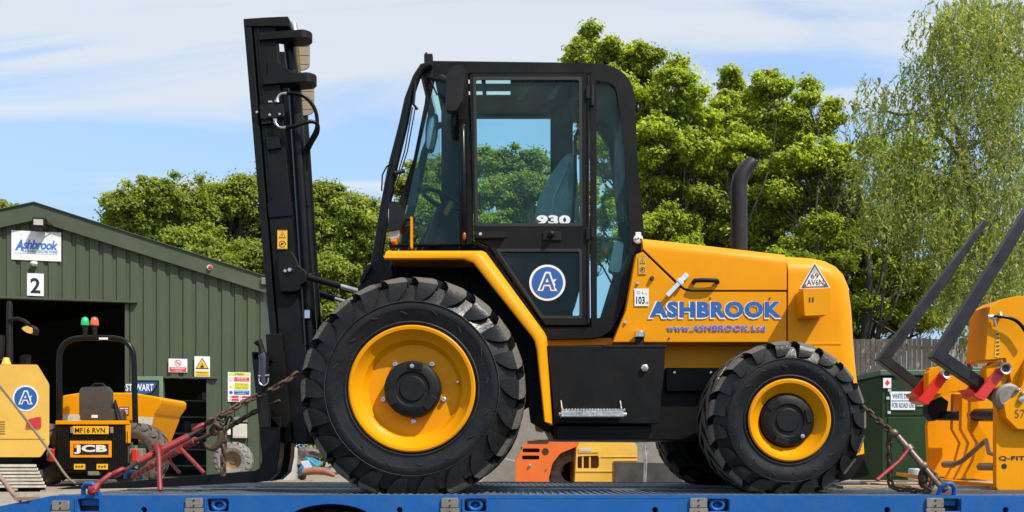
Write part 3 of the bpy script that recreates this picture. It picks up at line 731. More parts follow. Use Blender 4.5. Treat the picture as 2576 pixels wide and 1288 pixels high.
tree('broadleaf_tree', 'green tree directly behind the lifting mast, tallest crown left of the cab', 'tree', TG, X_(620, Y + 2), Y + 2,
     lobes_px([(600, 500, 70), (540, 510, 60), (660, 480, 60), (640, 570, 75), (560, 590, 75), (700, 560, 70), (620, 660, 70), (690, 650, 70), (740, 620, 60), (620, 740, 60), (720, 740, 65), (700, 820, 50), (740, 880, 50), (790, 720, 50)], Y + 2, 2, fill=(540, 790, 560, 900, 58, 42)), LEAF_A, 2, 330000, .080, .42, tr=.3, density=2.6)
tree('broadleaf_tree', 'yellowish green tree between the mast and the cab windscreen', 'tree', TG, X_(860, Y - 1), Y - 1,
     lobes_px([(820, 500, 65), (770, 510, 50), (880, 530, 60), (830, 580, 75), (910, 560, 55), (900, 640, 70), (820, 680, 70), (860, 740, 60), (930, 720, 60), (780, 620, 60), (960, 560, 50), (820, 790, 50), (760, 800, 45)], Y - 1, 3, fill=(770, 960, 580, 860, 55, 42)), LEAF_A, 3, 290000, .080, .42, tr=.28, density=2.6)
tree('broadleaf_tree', 'green tree seen through the front part of the cab glass', 'tree', TG, X_(1120, Y), Y,
     lobes_px([(1080, 440, 60), (1040, 480, 60), (1120, 440, 50), (1090, 540, 70), (1020, 580, 60), (1140, 540, 60), (1160, 600, 60), (1060, 620, 60), (1120, 700, 60), (1000, 700, 60)], Y, 4), LEAF_A, 4, 130000, .08, .42, tr=.28, density=2.6)
tree('broadleaf_tree', 'green tree seen through the door window of the cab', 'tree', TG, X_(1260, Y), Y,
     lobes_px([(1230, 420, 60), (1290, 430, 60), (1340, 410, 50), (1270, 490, 65), (1340, 480, 60), (1210, 500, 60), (1320, 560, 60), (1240, 580, 60), (1400, 480, 40), (1390, 560, 60), (1300, 650, 60)], Y, 5), LEAF_A, 5, 150000, .08, .42, tr=.28, density=2.6)
tree('broadleaf_tree', 'small treetop poking up over the far left slope of the shed roof', 'tree', TG, X_(-20, 40), 40,
     lobes_px([(0, 540, 35), (-60, 560, 60), (-20, 600, 60)], 40, 6, .5), LEAF_A, 6, 9000, .17, .6, tr=.2)
OG = 'oak trees behind the forklift bonnet'
Y = 25
tree('oak_tree', 'tall oak whose spiky top rises just right of the cab roof', 'tree', OG, X_(1600, Y), Y,
     lobes_px([(1484, 78, 16), (1448, 128, 18), (1540, 118, 18), (1590, 130, 18), (1706, 165, 20), (1482, 108, 28), (1455, 150, 32), (1520, 150, 45), (1580, 170, 50), (1625, 150, 45), (1540, 230, 60), (1620, 240, 65), (1700, 200, 45), (1680, 270, 60), (1740, 300, 50), (1640, 340, 60), (1720, 370, 60), (1600, 420, 40), (1650, 560, 40), (1600, 540, 50), (1560, 320, 60), (1690, 470, 50), (1680, 560, 40), (1700, 430, 45), (1640, 480, 50), (1630, 610, 50), (1700, 620, 45), (1740, 240, 35), (1610, 330, 55)], Y, 11, fill=(1480, 1750, 300, 660, 52, 36)), LEAF_B, 11, 330000, .062, .27, tr=.2, fork=.5, density=4.5, twigs=8, limbs=.45)
tree('oak_tree', 'middle oak behind the black exhaust stack, bare twigs showing low down', 'tree', OG, X_(1850, Y + 1), Y + 1,
     lobes_px([(1836, 186, 16), (1935, 198, 18), (1975, 222, 18), (1835, 215, 30), (1812, 265, 45), (1870, 280, 50), (1790, 340, 50), (1850, 360, 60), (1930, 230, 45), (1960, 290, 55), (1920, 350, 60), (1780, 430, 45), (1850, 450, 55), (1920, 440, 60), (1740, 440, 45), (1760, 590, 35), (1700, 590, 40), (1790, 550, 40), (1920, 560, 50), (1860, 580, 45), (1960, 480, 55), (1780, 500, 45), (1830, 620, 40), (1720, 520, 40), (1950, 620, 45)], Y + 1, 12, fill=(1740, 1960, 330, 660, 54, 36)), LEAF_B, 12, 330000, .062, .27, tr=.2, fork=.45, density=4.6, twigs=16, limbs=.45)
tree('oak_tree', 'right hand oak whose crown meets the drooping willow', 'tree', OG, X_(2060, Y), Y,
     lobes_px([(2036, 216, 16), (2094, 268, 18), (2030, 245, 30), (2000, 300, 50), (2050, 330, 45), (2090, 300, 35), (2010, 400, 60), (2080, 410, 60), (2130, 430, 40), (1990, 490, 55), (2060, 500, 60), (2130, 520, 55), (2120, 620, 50), (2170, 560, 50), (2180, 650, 55), (2060, 600, 45), (2230, 700, 60), (2180, 760, 55), (2260, 780, 60), (2300, 700, 60), (2220, 810, 50), (2320, 800, 50), (2260, 620, 50)], Y, 13, fill=(1950, 2360, 400, 860, 58, 42)), LEAF_B, 13, 370000, .062, .27, tr=.2, fork=.4, density=4.6, twigs=10, limbs=.45)

def willow(name, label, limbs, strands, seed, Y):
    rng = np.random.default_rng(seed)
    root = thing(name, label, 'tree', P(2500, 1150, Y) * 1 - Vector((0, 0, CZ)))
    w = MB()
    for pts, r0 in limbs:
        path = [P(px, py, Y + dy) for px, py, dy in pts]
        fine = []
        for i in range(len(path) - 1):
            for k in range(4):
                t = k / 4; q = path[i].lerp(path[i + 1], t); fine.append(q + Vector(rng.normal(size=3)) * .02)
        fine.append(path[-1]); n = len(fine)
        w.tube(fine, [max(.008, r0 * (1 - .9 * i / (n - 1))) for i in range(n)], 7)
    cen = []; tn = []
    for (px, py, rad, cnt, l0) in strands:
        for k in range(int(cnt * (.7 if px < 2340 and py < 560 else .95))):
            y = Y + rng.normal() * 1.2; a = rng.normal() * rad * .55; c = rng.normal() * rad * .4
            p = P(px + a, py + c, y); ln = l0 * rng.uniform(.25, 1.2); m = int(ln / .034)
            dx, dy = rng.normal() * .22, rng.normal() * .2; ph = rng.uniform(0, 6)
            zz_ = np.arange(m) * .034; tt = zz_ / max(ln, .1)
            xs_ = p.x + dx * zz_ + .07 * np.sin(ph + zz_ * rng.uniform(1.2, 3)) ; ys_ = p.y + dy * zz_; z2 = p.z - zz_
            pts = np.stack([xs_, ys_, z2], 1); cen.append(pts + rng.normal(size=(m, 3)) * np.array((.04, .04, .015)))
            t_ = rng.normal(size=(m, 3)) * .45; t_[:, 2] -= 1.0; tn.append(t_)
            if m > 8:
                st = [tuple(q) for q in pts[::max(2, m // 6)]]; w.tube(st, .0032, 3, cap=False)
    w.build('trunk', BARKL, root, recalc=False, smooth=60)
    cen = np.concatenate(cen); tn = np.concatenate(tn); n = len(cen)
    nr = rng.normal(size=(n, 3)) + np.array((.1, -.3, .4)); Ls = .058 * rng.uniform(.6, 1.3, n)
    leaf_mesh('crown', cen.astype(np.float32), nr, tn, Ls, Ls * .36, LEAF_W, root)
Y = 20
limbs = [([(2530, 1140, 0), (2500, 900, 0), (2478, 640, 0), (2440, 470, 0), (2425, 380, 0), (2380, 270, .2), (2350, 180, .3)], .17),
         ([(2432, 440, 0), (2390, 360, .2), (2320, 290, .3), (2210, 280, .2), (2150, 330, 0)], .07), ([(2425, 380, 0), (2470, 350, 0), (2540, 345, .3), (2600, 350, .3)], .07),
         ([(2400, 320, 0), (2330, 300, -.5), (2250, 330, -.6), (2160, 350, -.6)], .05), ([(2620, 800, .5), (2600, 500, .5), (2590, 170, .5), (2530, 120, .5), (2500, 60, .5), (2440, 20, .5)], .14),
         ([(2440, 450, .1), (2480, 420, .2), (2530, 300, .4), (2520, 210, .5)], .06), ([(2590, 170, .5), (2500, 130, 0), (2400, 100, -.3), (2340, 90, -.3)], .05),
         ([(2600, 500, .5), (2560, 480, .2), (2520, 510, 0), (2500, 560, 0)], .06), ([(2350, 400, 0), (2270, 390, .3), (2200, 450, .3)], .03), ([(2420, 370, 0), (2330, 380, .5), (2260, 430, .5)], .03)]
st = [(2190, 200, 26, 14, .9), (2160, 260, 26, 16, 1.0), (2230, 240, 40, 22, 1.0), (2290, 180, 40, 30, .9), (2330, 140, 40, 34, .8), (2360, 60, 45, 46, .9), (2400, 20, 60, 60, 1.2), (2470, 20, 70, 90, 1.3), (2550, 20, 60, 80, 1.3),
      (2420, 120, 70, 80, 1.2), (2500, 130, 80, 90, 1.2), (2560, 180, 70, 80, 1.3), (2350, 220, 70, 70, 1.2), (2420, 250, 80, 80, 1.2), (2300, 280, 60, 50, 1.3), (2240, 310, 50, 34, 1.3), (2190, 350, 40, 34, 1.5), (2500, 270, 80, 80, 1.4), (2570, 330, 70, 70, 1.5),
      (2210, 450, 45, 34, 1.5), (2260, 400, 60, 44, 1.4), (2330, 400, 70, 60, 1.6), (2400, 430, 70, 70, 1.6), (2480, 420, 80, 80, 1.7), (2560, 470, 70, 70, 1.8), (2340, 540, 60, 60, 1.8), (2420, 560, 80, 90, 1.9), (2500, 580, 80, 90, 2.0), (2570, 600, 60, 70, 2.0), (2380, 660, 60, 70, 1.6), (2460, 690, 80, 80, 1.7), (2540, 700, 70, 60, 1.6), (2150, 400, 30, 16, 1.5), (2180, 500, 30, 20, 1.6), (2240, 520, 45, 26, 1.5)]
willow('willow_tree', 'large drooping willow filling the right edge of the picture', limbs, st, 21, Y)

# ------------------------------------------------------------------ the low loader trailer
trl = thing('flatbed_trailer', 'blue flatbed trailer with ribbed grey deck carrying the forklift', 'trailer', (0, 6, -.8))
YR = 4.75; XL = X_(130, YR); XR = 5.2
DKM = mat('worn_deck_steel', (.17, .20, .24), .42, metal=.55, var=.35, vs=6, dust=.55, dcol=(.22, .20, .17), ds=5, bump=.3, bs=40, rvar=.15)
b = MB(); b.box(XL, XR, 4.80, 7.5, DECK - .03, DECK)
x = XL + .02                                     # raised anti-slip ribs across two tracks, plain strip between
rr = random.Random(2)
while x < XR - .05:
    for y0, y1 in ((4.86, 5.62), (6.25, 7.1)):
        b.box(x, x + .016, y0, y1, DECK - .002, DECK + .007)
    x += .043
for y in (4.83, 5.68, 6.18, 7.18): b.box(XL, XR, y, y + .03, DECK - .002, DECK + .010)
b.build('deck', DKM, trl)
WD = mat('deck_timber', (.37, .27, .17), .85, var=.3, vs=2, stretch=(.8, 9, 9), bump=.4, bs=22, dust=.5, dcol=(.22, .19, .15), ds=2)
b = MB()
y = 5.78
while y < 7.4:
    x0 = X_(2110, y) + rr.uniform(0, .5); b.box(x0, XR + .4, y, y + .13, DECK + .001, DECK + .022 + rr.uniform(0, .006)); y += .148
b.build('timber_boards', WD, trl, bev=.004)
b = MB(); y = 4.80; sl = math.tan(math.radians(10.5))
while y < 7.45:
    b.add([(XL - .01, y, DECK), (XL - 2.2, y, DECK - 2.2 * sl), (XL - 2.2, y + .155, DECK - 2.2 * sl), (XL - .01, y + .155, DECK), (XL - .01, y, DECK - .04), (XL - 2.2, y, DECK - 2.2 * sl - .04), (XL - 2.2, y + .155, DECK - 2.2 * sl - .04), (XL - .01, y + .155, DECK - .04)],
          [(0, 1, 2, 3), (7, 6, 5, 4), (0, 4, 5, 1), (1, 5, 6, 2), (2, 6, 7, 3), (3, 7, 4, 0)]); y += .17
b.build('timber_ramp', WD, trl, bev=.004)
# side rail with rounded top, wheel arch cut-out, lashing recesses and holes
zt = Z_(1247, YR); zb_ = zt - .36
arc = [(X_(832 + 116 * math.cos(a), YR), Z_(1320, YR) + .0 + (Z_(1268, YR) - Z_(1320, YR)) * math.sin(a)) for a in [math.pi * k / 16 for k in range(17)]]
out = [(XL - 1.6, zt - 1.6 * sl - .02), (XL - .25, zt - .25 * sl - .004), (XL, zt), (XR, zt), (XR, zb_)] 
out += [(arc[0][0] + .02, zb_)] + [(a[0], a[1]) for a in arc] + [(arc[-1][0] - .02, zb_), (XL, zb_), (XL - 1.6, zb_ - .1)]
rec = []
for px in (222, 548, 1195, 1806, 2388):
    c = X_(px, YR); rec.append(fillet([(c - .058, zt - .016), (c - .058, zt - .085), (c + .058, zt - .085), (c + .058, zt - .016)], .015, 3))
holes = []
for px in (362, 1005, 1648, 2232, 2530):
    c = X_(px, YR); zc_ = Z_(1283, YR); holes.append([(c + .016 * math.cos(2 * math.pi * k / 14), zc_ + .016 * math.sin(2 * math.pi * k / 14)) for k in range(14)])
b = MB(); b.plate(out, YR, YR + .03, rec + holes)
b.add([(XL - .0, YR + .03, zt + .001), (XR, YR + .03, zt + .001), (XR, 4.83, zt + .001), (XL, 4.83, zt + .001)], [(0, 1, 2, 3)])
b.build('side_rail', BLUE, trl, bev=.008, seg=3)
b = MB()
for px in (222, 548, 1195, 1806, 2388):
    c = X_(px, YR)
    for (a0, a1, a2, a3) in ((c - .07, c - .062, zt - .095, zt - .012), (c + .062, c + .07, zt - .095, zt - .012)): b.box(a0, a1, YR - .007, YR, a2, a3)
    b.box(c - .062, c + .062, YR - .007, YR, zt - .095, zt - .087)
b.build('recess_rim', BLUE, trl, bev=.002)
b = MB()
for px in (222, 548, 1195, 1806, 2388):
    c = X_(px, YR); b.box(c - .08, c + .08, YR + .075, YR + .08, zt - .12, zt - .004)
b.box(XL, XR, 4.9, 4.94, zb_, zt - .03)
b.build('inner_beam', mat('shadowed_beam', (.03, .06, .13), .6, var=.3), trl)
# lashing rings: two raised and in use, the others folded down
for k, (px, up) in enumerate(((222, 1), (548, 0), (1195, 0), (1806, 0), (2388, 1))):
    c = X_(px, YR); b = MB()
    if up:
        path = [(c - .044, YR + .045, zt - .05), (c - .044, YR + .035, zt + .0), (c - .036, YR + .02, zt + .045), (c - .016, YR + .01, zt + .065), (c + .016, YR + .01, zt + .065), (c + .036, YR + .02, zt + .045), (c + .044, YR + .035, zt), (c + .044, YR + .045, zt - .05)]
        b.tube(path, .013, 8)
        b.plate([(c - .05, zt - .055), (c + .05, zt - .055), (c + .045, zt + .005), (c - .045, zt + .005)], YR + .03, YR + .05)
    else:
        path = [(c + .034 * math.cos(a), YR + .02, zt - .052 + .026 * math.sin(a)) for a in [2 * math.pi * q / 20 for q in range(20)]]
        b.tube(path, .011, 8, closed=True); b.ball((c, YR + .05, zt - .06), .03, .02, .028)
    b.build('lashing_ring', BLUE, trl, smooth=60)
for px in (155, 490, 1132, 1756, 2350):
    c = X_(px, YR); b = MB()
    dz = -.012 if px > 200 else -.026
    b.plate(fillet([(c - .046, zt + dz), (c + .046, zt + dz), (c + .046, zt + dz - .052), (c - .046, zt + dz - .052)], .008, 2), YR - .014, YR - .001)
    b.plate([(c - .05, zt + dz - .056), (c + .05, zt + dz - .056), (c + .05, zt + dz - .2), (c - .05, zt + dz - .2)], YR - .018, YR - .001)
    cl = b.build('side_clamp', GALV, trl, bev=.003)
    b = MB()
    for dd in (-.012, -.04, -.075): b.lathe([(.001, -.003), (.005, -.003), (.005, .002)], (c, YR - .015 if dd > -.05 else YR - .019, zt + dz + dd), seg=10)
    b.build('clamp_bolt', INK, cl)
for wx in (X_(832, YR) - .02, X_(2110, YR)):
    c = (wx, YR + .06, zt - .50); b = MB(); tyre_mesh(b, c, .44, .28, .24, .01, 24, seg=48); w = b.build('wheel', [RUB, RUB], trl, weld=False)
    b = MB(); b.lathe([(.25, .03), (.2, .06), (.1, .02), (.001, .02)], c, seg=30); b.build('rim', GALV, w)

# ------------------------------------------------------------------ the rough terrain forklift
fk = thing('rough_terrain_forklift', 'yellow and black rough terrain forklift chained down on the blue trailer', 'forklift', (.5, 6.0, DECK))
YS = 5.5        # side of cab
FY = 6.3        # far side of cab

def wheel(cx, cz, Y, R, W, rimR, lug, N_, ax, hubr, hub_out, dth, discd, bolts, rot=0, flip=1, hubset=0.0, label=None, hw=.47, sh=.765):
    root = tyre = None
    b = MB(); tyre_mesh(b, (cx, Y, cz), R, W, rimR, lug, N_, ax=ax, dth=dth, flat=DECK + .002, hw=hw, sh=sh)
    w = b.build('wheel', [RUB, RUBD], fk, smooth=28, weld=False)
    a = ax
    b = MB()
    for k in range(16):      # small moulded bars round the sidewall
        t = 2 * math.pi * k / 16 + .1; rr_ = R * (.69 if k % 2 else .665); u = Vector((math.cos(t), 0, math.sin(t))); v = Vector((-u.z, 0, u.x))
        b.obox(Vector((cx, Y - .0065 * a, cz)) + u * rr_, (u * .5 + v).normalized() * R * .032, (0, .0025, 0), (v * -.5 + u).normalized() * .0022)
    b.lathe([(R * .758, -.004 * a), (R * .762, -.009 * a), (R * .768, -.002 * a)], (cx, Y, cz), seg=90)
    b.lathe([(rimR + .026, .006 * a), (rimR + .030, -.003 * a), (rimR + .036, .004 * a)], (cx, Y, cz), seg=72)
    b.build('sidewall_ribs', mat('scuffed_rubber', (.035, .033, .03), .5, spec=.3, var=.4), w, smooth=60)
    b = MB()
    prof = [(rimR + .008, .012), (rimR + .012, .0), (rimR + .004, -.006), (rimR - .012, -.004), (rimR - .022, .012), (rimR - .035, .03), (rimR - .05, .045), (rimR - .065, .055),
            (rimR - .075, discd * .8), (rimR - .09, discd), (rimR - .10, discd), (hubr + .03, discd), (hubr - .02, discd)]
    b.lathe([(r, y * a) for r, y in prof], (cx, Y, cz), seg=72); b.build('rim', YEL, w, smooth=32)
    ho = discd - hub_out
    b = MB(); prof = [(hubr, discd + .01), (hubr, ho + .02), (hubr - .004, ho + .008), (hubr - .014, ho), (hubr * .62, ho - .004), (hubr * .60, ho + .006), (hubr * .45, ho + .006), (hubr * .43, ho - .002), (.001, ho - .003)]
    b.lathe([(r, y * a) for r, y in prof], (cx, Y, cz), seg=48)
    for k in range(3):
        t = rot + k * 2.094 + .5; b.obox((cx + math.cos(t) * hubr * .8, Y + (ho - .001) * a, cz + math.sin(t) * hubr * .8), (math.cos(t) * hubr * .12, 0, math.sin(t) * hubr * .12), (0, .008, 0), (-math.sin(t) * hubr * .26, 0, math.cos(t) * hubr * .26))
    b.build('hub_cap', BLK2, w, bev=.003)
    b = MB()
    for k in range(5):
        t = rot + k * 2 * math.pi / 5; q = (cx + math.cos(t) * bolts, Y + discd * a, cz + math.sin(t) * bolts)
        b.lathe([(.016, .0), (.016, -.008 * a), (.012, -.010 * a), (.012, -.024 * a), (.006, -.024 * a), (.006, -.012 * a), (.001, -.012 * a)], q, seg=6 if k % 2 else 8)
    b.build('wheel_nuts', STEEL, w)
    b = MB(); t = rot + math.pi / 5 * (1 if hubset == 0 else hubset); b.lathe([(.012, 0), (.012, -.006 * a), (.001, -.007 * a)], (cx + math.cos(t) * hubr * .80, Y + (ho - .004) * a, cz + math.sin(t) * hubr * .80), seg=12)
    b.lathe([(.007, 0), (.007, -.03 * a), (.001, -.03 * a)], (cx + math.cos(t - 1.4) * (rimR - .09), Y + (discd - .01) * a, cz + math.sin(t - 1.4) * (rimR - .09)), seg=8)
    b.build('plug', STEEL, w)
    return w
FXc, FZc = X_(1036, 5.0), Z_(974, 5.0)
RXc, RZc = X_(1986, 5.0), Z_(1055, 5.0)
wheel(FXc, FZc - .008, 5.0, .655, .43, .352, .040, 22, 1, .163, .085, -.30, .10, .183, rot=math.radians(54), hubset=1)
wheel(RXc, RZc - .004, 5.0, .464, .40, .225, .034, 19, 1, .152, .105, -.30, .13, .178, rot=math.radians(-16), hubset=-.9, hw=.47, sh=.79)
wheel(FXc, FZc - .008, 7.0, .655, .43, .352, .040, 22, -1, .160, .085, -.30, .10, .183, rot=1)
wheel(RXc, RZc - .004, 7.0, .464, .40, .225, .034, 19, -1, .150, .105, -.30, .13, .178, rot=2, sh=.79)
b = MB()
for cx, cz, r in ((FXc, FZc, .10), (RXc, RZc, .08)):
    b.tube([(cx, 5.2, cz), (cx, 6.8, cz)], r, 14); b.ball((cx, 6, cz), .2, .25, .2)
b.split('axle', BLK, fk, smooth=50)

# chassis and belly
b = MB()
b.pplate([(1300, 858), (1820, 858), (1990, 862), (1990, 930), (1300, 930)], 5.6, .82); b.build('chassis', YEL, fk, bev=.01)
b = MB(); b.pplate([(1302, 850), (1540, 850), (1540, 868), (1350, 870), (1340, 975), (1302, 975)], 5.56, .03); b.build('chassis_panel', YEL, fk, bev=.004)
b = MB(); b.pplate([(1325, 870), (1380, 868), (1395, 1050), (1380, 1090), (1335, 1062), (1325, 980)], 5.35, .06)
for py in (905, 955, 1028): b.lathe([(.001, -.008), (.012, -.006), (.012, 0)], P(1345, py, 5.35), seg=8)
b.build('mounting_plate', BLK, fk, bev=.004)
b = MB(); b.pplate([(1374, 868), (1700, 868), (1820, 925), (1880, 925), (1880, 1050), (1800, 1105), (1640, 1108), (1395, 1106), (1372, 1060)], 5.62, .78)
b.pbox(1676, 1850, 925, 985, 5.58, .03)
b.build('belly_tank', BLK, fk, bev=.01)
b = MB()
for px in (1696, 1788): b.lathe([(.001, -.012), (.009, -.01), (.010, 0)], P(px, 938, 5.575), seg=8)
b.build('belly_bolts', STEEL, fk)
# step box
YB = 5.12
sb = MB(); sb.pplate(fillet(XZ([(1376, 869), (1674, 871), (1672, 930), (1668, 935), (1657, 1066), (1396, 1064)], YB), .004, 2) and [(1376, 869), (1674, 871), (1671, 935), (1657, 1066), (1396, 1064)], YB, .5)
sbx = sb.build('step_box', BLK, fk, bev=.006)
b = MB(); b.pbox(1400, 1640, 1070, 1106, YB + .07, .4); b.build('lower_guard', BLK, sbx, bev=.008)
b = MB(); b.box(X_(1518, YB), X_(1676, YB), YB - .004, YB + .3, Z_(874, YB), Z_(868, YB)); b.build('lid_edge', BLK2, sbx, bev=.002)
b = MB(); b.lathe([(.001, -.02), (.012, -.02), (.022, -.016), (.024, 0)], P(1621, 926, YB), seg=6); b.build('hex_plug', STEEL, sbx)
b = MB(); b.lathe([(.001, -.024), (.010, -.023), (.011, -.019)], P(1621, 926, YB), seg=12); b.build('plug_centre', mat('copper_orange', (.5, .16, .04), .5), sbx)
YT = 4.98; b = MB(); b.pbox(1412, 1570, 1034, 1048, YT, .15)
for k in range(22):
    px = 1412 + k * 7.2; b.obox(P(px + 3, 1033, YT + .07), (.006, 0, .004), (0, .07, 0), (-.002, 0, .006))
b.tube([P(1406, 1042, YT + .03), P(1576, 1042, YT + .03)], .012, 8)
for px in (1413, 1562): b.tube([P(px - 2, 1008, YB - .005), P(px + 2, 1034, YT + .08)], .005, 6)
b.build('step', mat('worn_aluminium', (.62, .58, .52), .35, metal=.9, var=.3, vs=30, bump=.2), sbx, bev=.002)

# fender: angular band lip with a deep sheet behind it
YFn = 5.06
outer = [(972, 621), (1218, 621), (1374, 834), (1380, 868), (1393, 1067)]
inner = [(1369, 1062), (1347, 868), (1338, 848), (1203, 672), (1180, 655), (1160, 652), (966, 652)]
lip = fillet(XZ(outer, YFn), [0, .05, .05, .03, 0], 4); inn = fillet(XZ(inner, YFn), [0, .03, .04, .05, .05, .05, 0], 3)
fd = None
o_lip = XZ([(972, 621), (1212, 621), (1221, 625), (1371, 830), (1377, 842), (1380, 868), (1393, 1067)], YFn)
i_lip = XZ([(966, 652), (1165, 652), (1190, 660), (1338, 846), (1345, 858), (1350, 880), (1369, 1060)], YFn)
b = MB(); n = len(o_lip)
# cross-section: sheet depth .42, sloping lip catching the light
secs = []
for k in range(n):
    o = Vector((o_lip[k][0], 0, o_lip[k][1])); i_ = Vector((i_lip[k][0], 0, i_lip[k][1])); d = (i_ - o)
    secs.append([o + Vector((0, YFn + .44, 0)) + d * .05, o + Vector((0, YFn + .10, 0)), o + Vector((0, YFn + .085, 0)) + d * .04, o + d * .28 + Vector((0, YFn + .022, 0)), o + d * .5 + Vector((0, YFn + .006, 0)), o + d * .9 + Vector((0, YFn, 0)), i_ + Vector((0, YFn + .006, 0)), i_ + Vector((0, YFn + .02, 0)), i_ - d * .08 + Vector((0, YFn + .03, 0)), i_ - d * .25 + Vector((0, YFn + .06, 0)), o + d * .35 + Vector((0, YFn + .11, 0)), o + d * .3 + Vector((0, YFn + .44, 0))])
m = len(secs[0]); vs = [p for s in secs for p in s]; fs = [(k * m + j, k * m + (j + 1) % m, (k + 1) * m + (j + 1) % m, (k + 1) * m + j) for k in range(n - 1) for j in range(m)]
fs += [tuple(range(m)), tuple((n - 1) * m + j for j in reversed(range(m)))]
b.add(vs, fs); fd = b.build('front_fender', YEL, fk, smooth=50)
b = MB(); b.add([p + Vector((0, 1.5 - 0, 0)) if False else Vector((p.x, 12.0 - p.y, p.z)) for p in vs], [tuple(reversed(f)) for f in fs]); b.build('front_fender', YEL, fk, smooth=50)
b = MB(); b.box(X_(1032, 5.12), X_(1037, 5.12), 5.12, 5.16, Z_(622, 5.12), Z_(545, 5.12)); b.build('lamp_post', YEL, fd, bev=.001)
# wheel housing behind the tyre
b = MB(); b.pplate([(952, 652), (1203, 638), (1380, 880), (1376, 1000), (1300, 1040), (900, 1050), (900, 720), (930, 690)], 5.505, .06)
for px in (1045, 1160, 1178): b.pbox(px, px + 4, 660, 800, 5.495, .02)
b.build('wheel_housing', BLK, fk, bev=.004)
b = MB(); b.pplate([(935, 655), (985, 640), (990, 700), (960, 760), (905, 780), (905, 700), (915, 690)], 5.4, 1.2); b.build('front_frame', BLK, fk, bev=.01)
b = MB(); b.obox(P(920, 688, 5.38), (.03, 0, .05), (0, .015, 0), (.01, 0, -.006)); b.build('corner_bracket', BLK2, fk, bev=.003)

# bonnet, side panel, counterweight
YBn = 5.42
mixp = lambda x, z: (X_(x, YBn), Z_(z, YBn + .12))
tb = XZ([(1618, 626)], YBn) + [mixp(1618, 606), mixp(1760, 621), mixp(1979, 646)] + XZ([(1979, 729), (1741, 729), (1722, 724), (1712, 716)], YBn)
prism_bev(tb, YBn, 6.58, {1, 2}, .15, 7, 'bonnet', YEL, fk, smooth=40)
b = MB(); b.pplate([(1600, 640), (1617, 633), (1709, 722), (1722, 731), (1741, 734), (1979, 734), (1979, 861), (1542, 861), (1552, 835), (1575, 780)], YBn + .004, 1.15)
sp = b.build('side_panel', YEL, fk, bev=.005)
b = MB(); b.pplate([(1618, 628), (1712, 719), (1740, 731), (1979, 731), (1979, 737), (1741, 737), (1712, 728), (1612, 632)], YBn + .02, 1.1); b.build('bonnet_seal', INK, sp)
cw = [mixp(1983, 646)] + XZ([(2040, 651), (2072, 658), (2098, 671), (2118, 692), (2131, 722), (2139, 780), (2144, 860), (2151, 940), (2165, 1050), (2172, 1140)], YBn + .12) + XZ([(2060, 1160), (2060, 900), (1983, 862)], YBn)
cwo = prism_bev(cw, YBn, 6.58, {0, 1, 2, 3, 4, 5, 6, 7, 8, 9}, .13, 7, 'counterweight', YEL, fk, smooth=40)
b = MB(); b.box(X_(1979, YBn), X_(1983, YBn), YBn + .03, 6.5, Z_(860, YBn), Z_(652, YBn)); b.build('counterweight_seal', INK, fk)
b = MB(); b.box(X_(1985, YBn), X_(2115, YBn), YBn - .003, YBn + .02, Z_(867, YBn), Z_(863, YBn)); b.build('casting_line', YEL, cwo, bev=.001)
b = MB(); b.pplate([(2050, 1000), (2120, 1000), (2190, 1195), (2100, 1215), (2030, 1200)], 6.2, .5); b.build('tow_frame', BLK, fk, bev=.01)
# exhaust
Yx = 5.85; k = Yx / F
ex = [P(1859, 640, Yx), P(1859, 560, Yx), P(1859, 500, Yx), P(1859, 468, Yx), P(1863, 446, Yx), P(1873, 428, Yx), P(1887, 413, Yx), P(1895, 406, Yx)]
b = MB(); b.tube(ex, [.054, .054, .054, .054, .053, .051, .047, .040], 24, cap=False); b.tube([ex[-1], ex[-3]], [.036, .040], 20, cap=False)
b.build('exhaust_stack', mat('heat_dulled_black_steel', (.022, .018, .017), .45, metal=.2, var=.3, vs=9, spec=.3, dust=.4, dcol=(.05, .036, .03)), fk, smooth=60)
# details on the bodywork
b = MB(); hl = XZ([(2020, 727), (2088, 724), (2093, 745), (2093, 775), (2083, 792), (2024, 795)], 5.28)
b.plate(fillet(hl, [.006, .02, .01, .03, .03, .01], 3), 5.28, YBn + .03); h_ = b.build('lamp_guard', YEL, cwo, bev=.012, seg=3)
b = MB()
for px in (2036, 2044): b.pbox(px, px + 3, 748, 759, 5.277, .01)
b.build('guard_slots', INK, h_)
b = MB(); b.tube([P(1745, 710, YBn - .005), P(1747, 706, YBn - .03), P(1765, 705, YBn - .035), P(1787, 705, YBn - .035), P(1803, 706, YBn - .03), P(1805, 710, YBn - .005)], .0145, 8); b.build('bonnet_handle', BLK2, fk, smooth=60)
b = MB(); q0, q1 = P(1727, 692, YBn - .01), P(1680, 742, YBn - .01); d = (q1 - q0); u = d.normalized(); w = Vector((-u.z, 0, u.x))
b.obox(q0 + d * .17, u * .035, (0, .006, 0), w * .017); b.obox(q0 + d * .62 + Vector((0, -.012, 0)), u * .075, (0, .005, 0), w * .014); b.obox(q0 + d * .36 + Vector((0, -.006, 0)), u * .012, (0, .014, 0), w * .023)
b.build('toggle_latch', mat('zinc_latch', (.72, .74, .74), .35, metal=.5, var=.1), fk, bev=.003)
b = MB()
for px, py in ((1787, 750), (1937, 750), (1683, 851)): b.lathe([(.001, -.003), (.005, -.003), (.006, 0.004)], P(px, py, YBn), seg=10)
b.lathe([(.001, -.02), (.012, -.018), (.014, 0)], P(1640, 700, YBn), seg=12); b.build('panel_fasteners', mat('rusty_fastener', (.06, .035, .02), .6), sp)
b = MB()
for px, py in ((1604, 713), (1573, 812)): b.lathe([(.001, -.008), (.009, -.007), (.01, 0)], P(px, py, YBn), seg=10)
b.build('bolt', STEEL, sp)
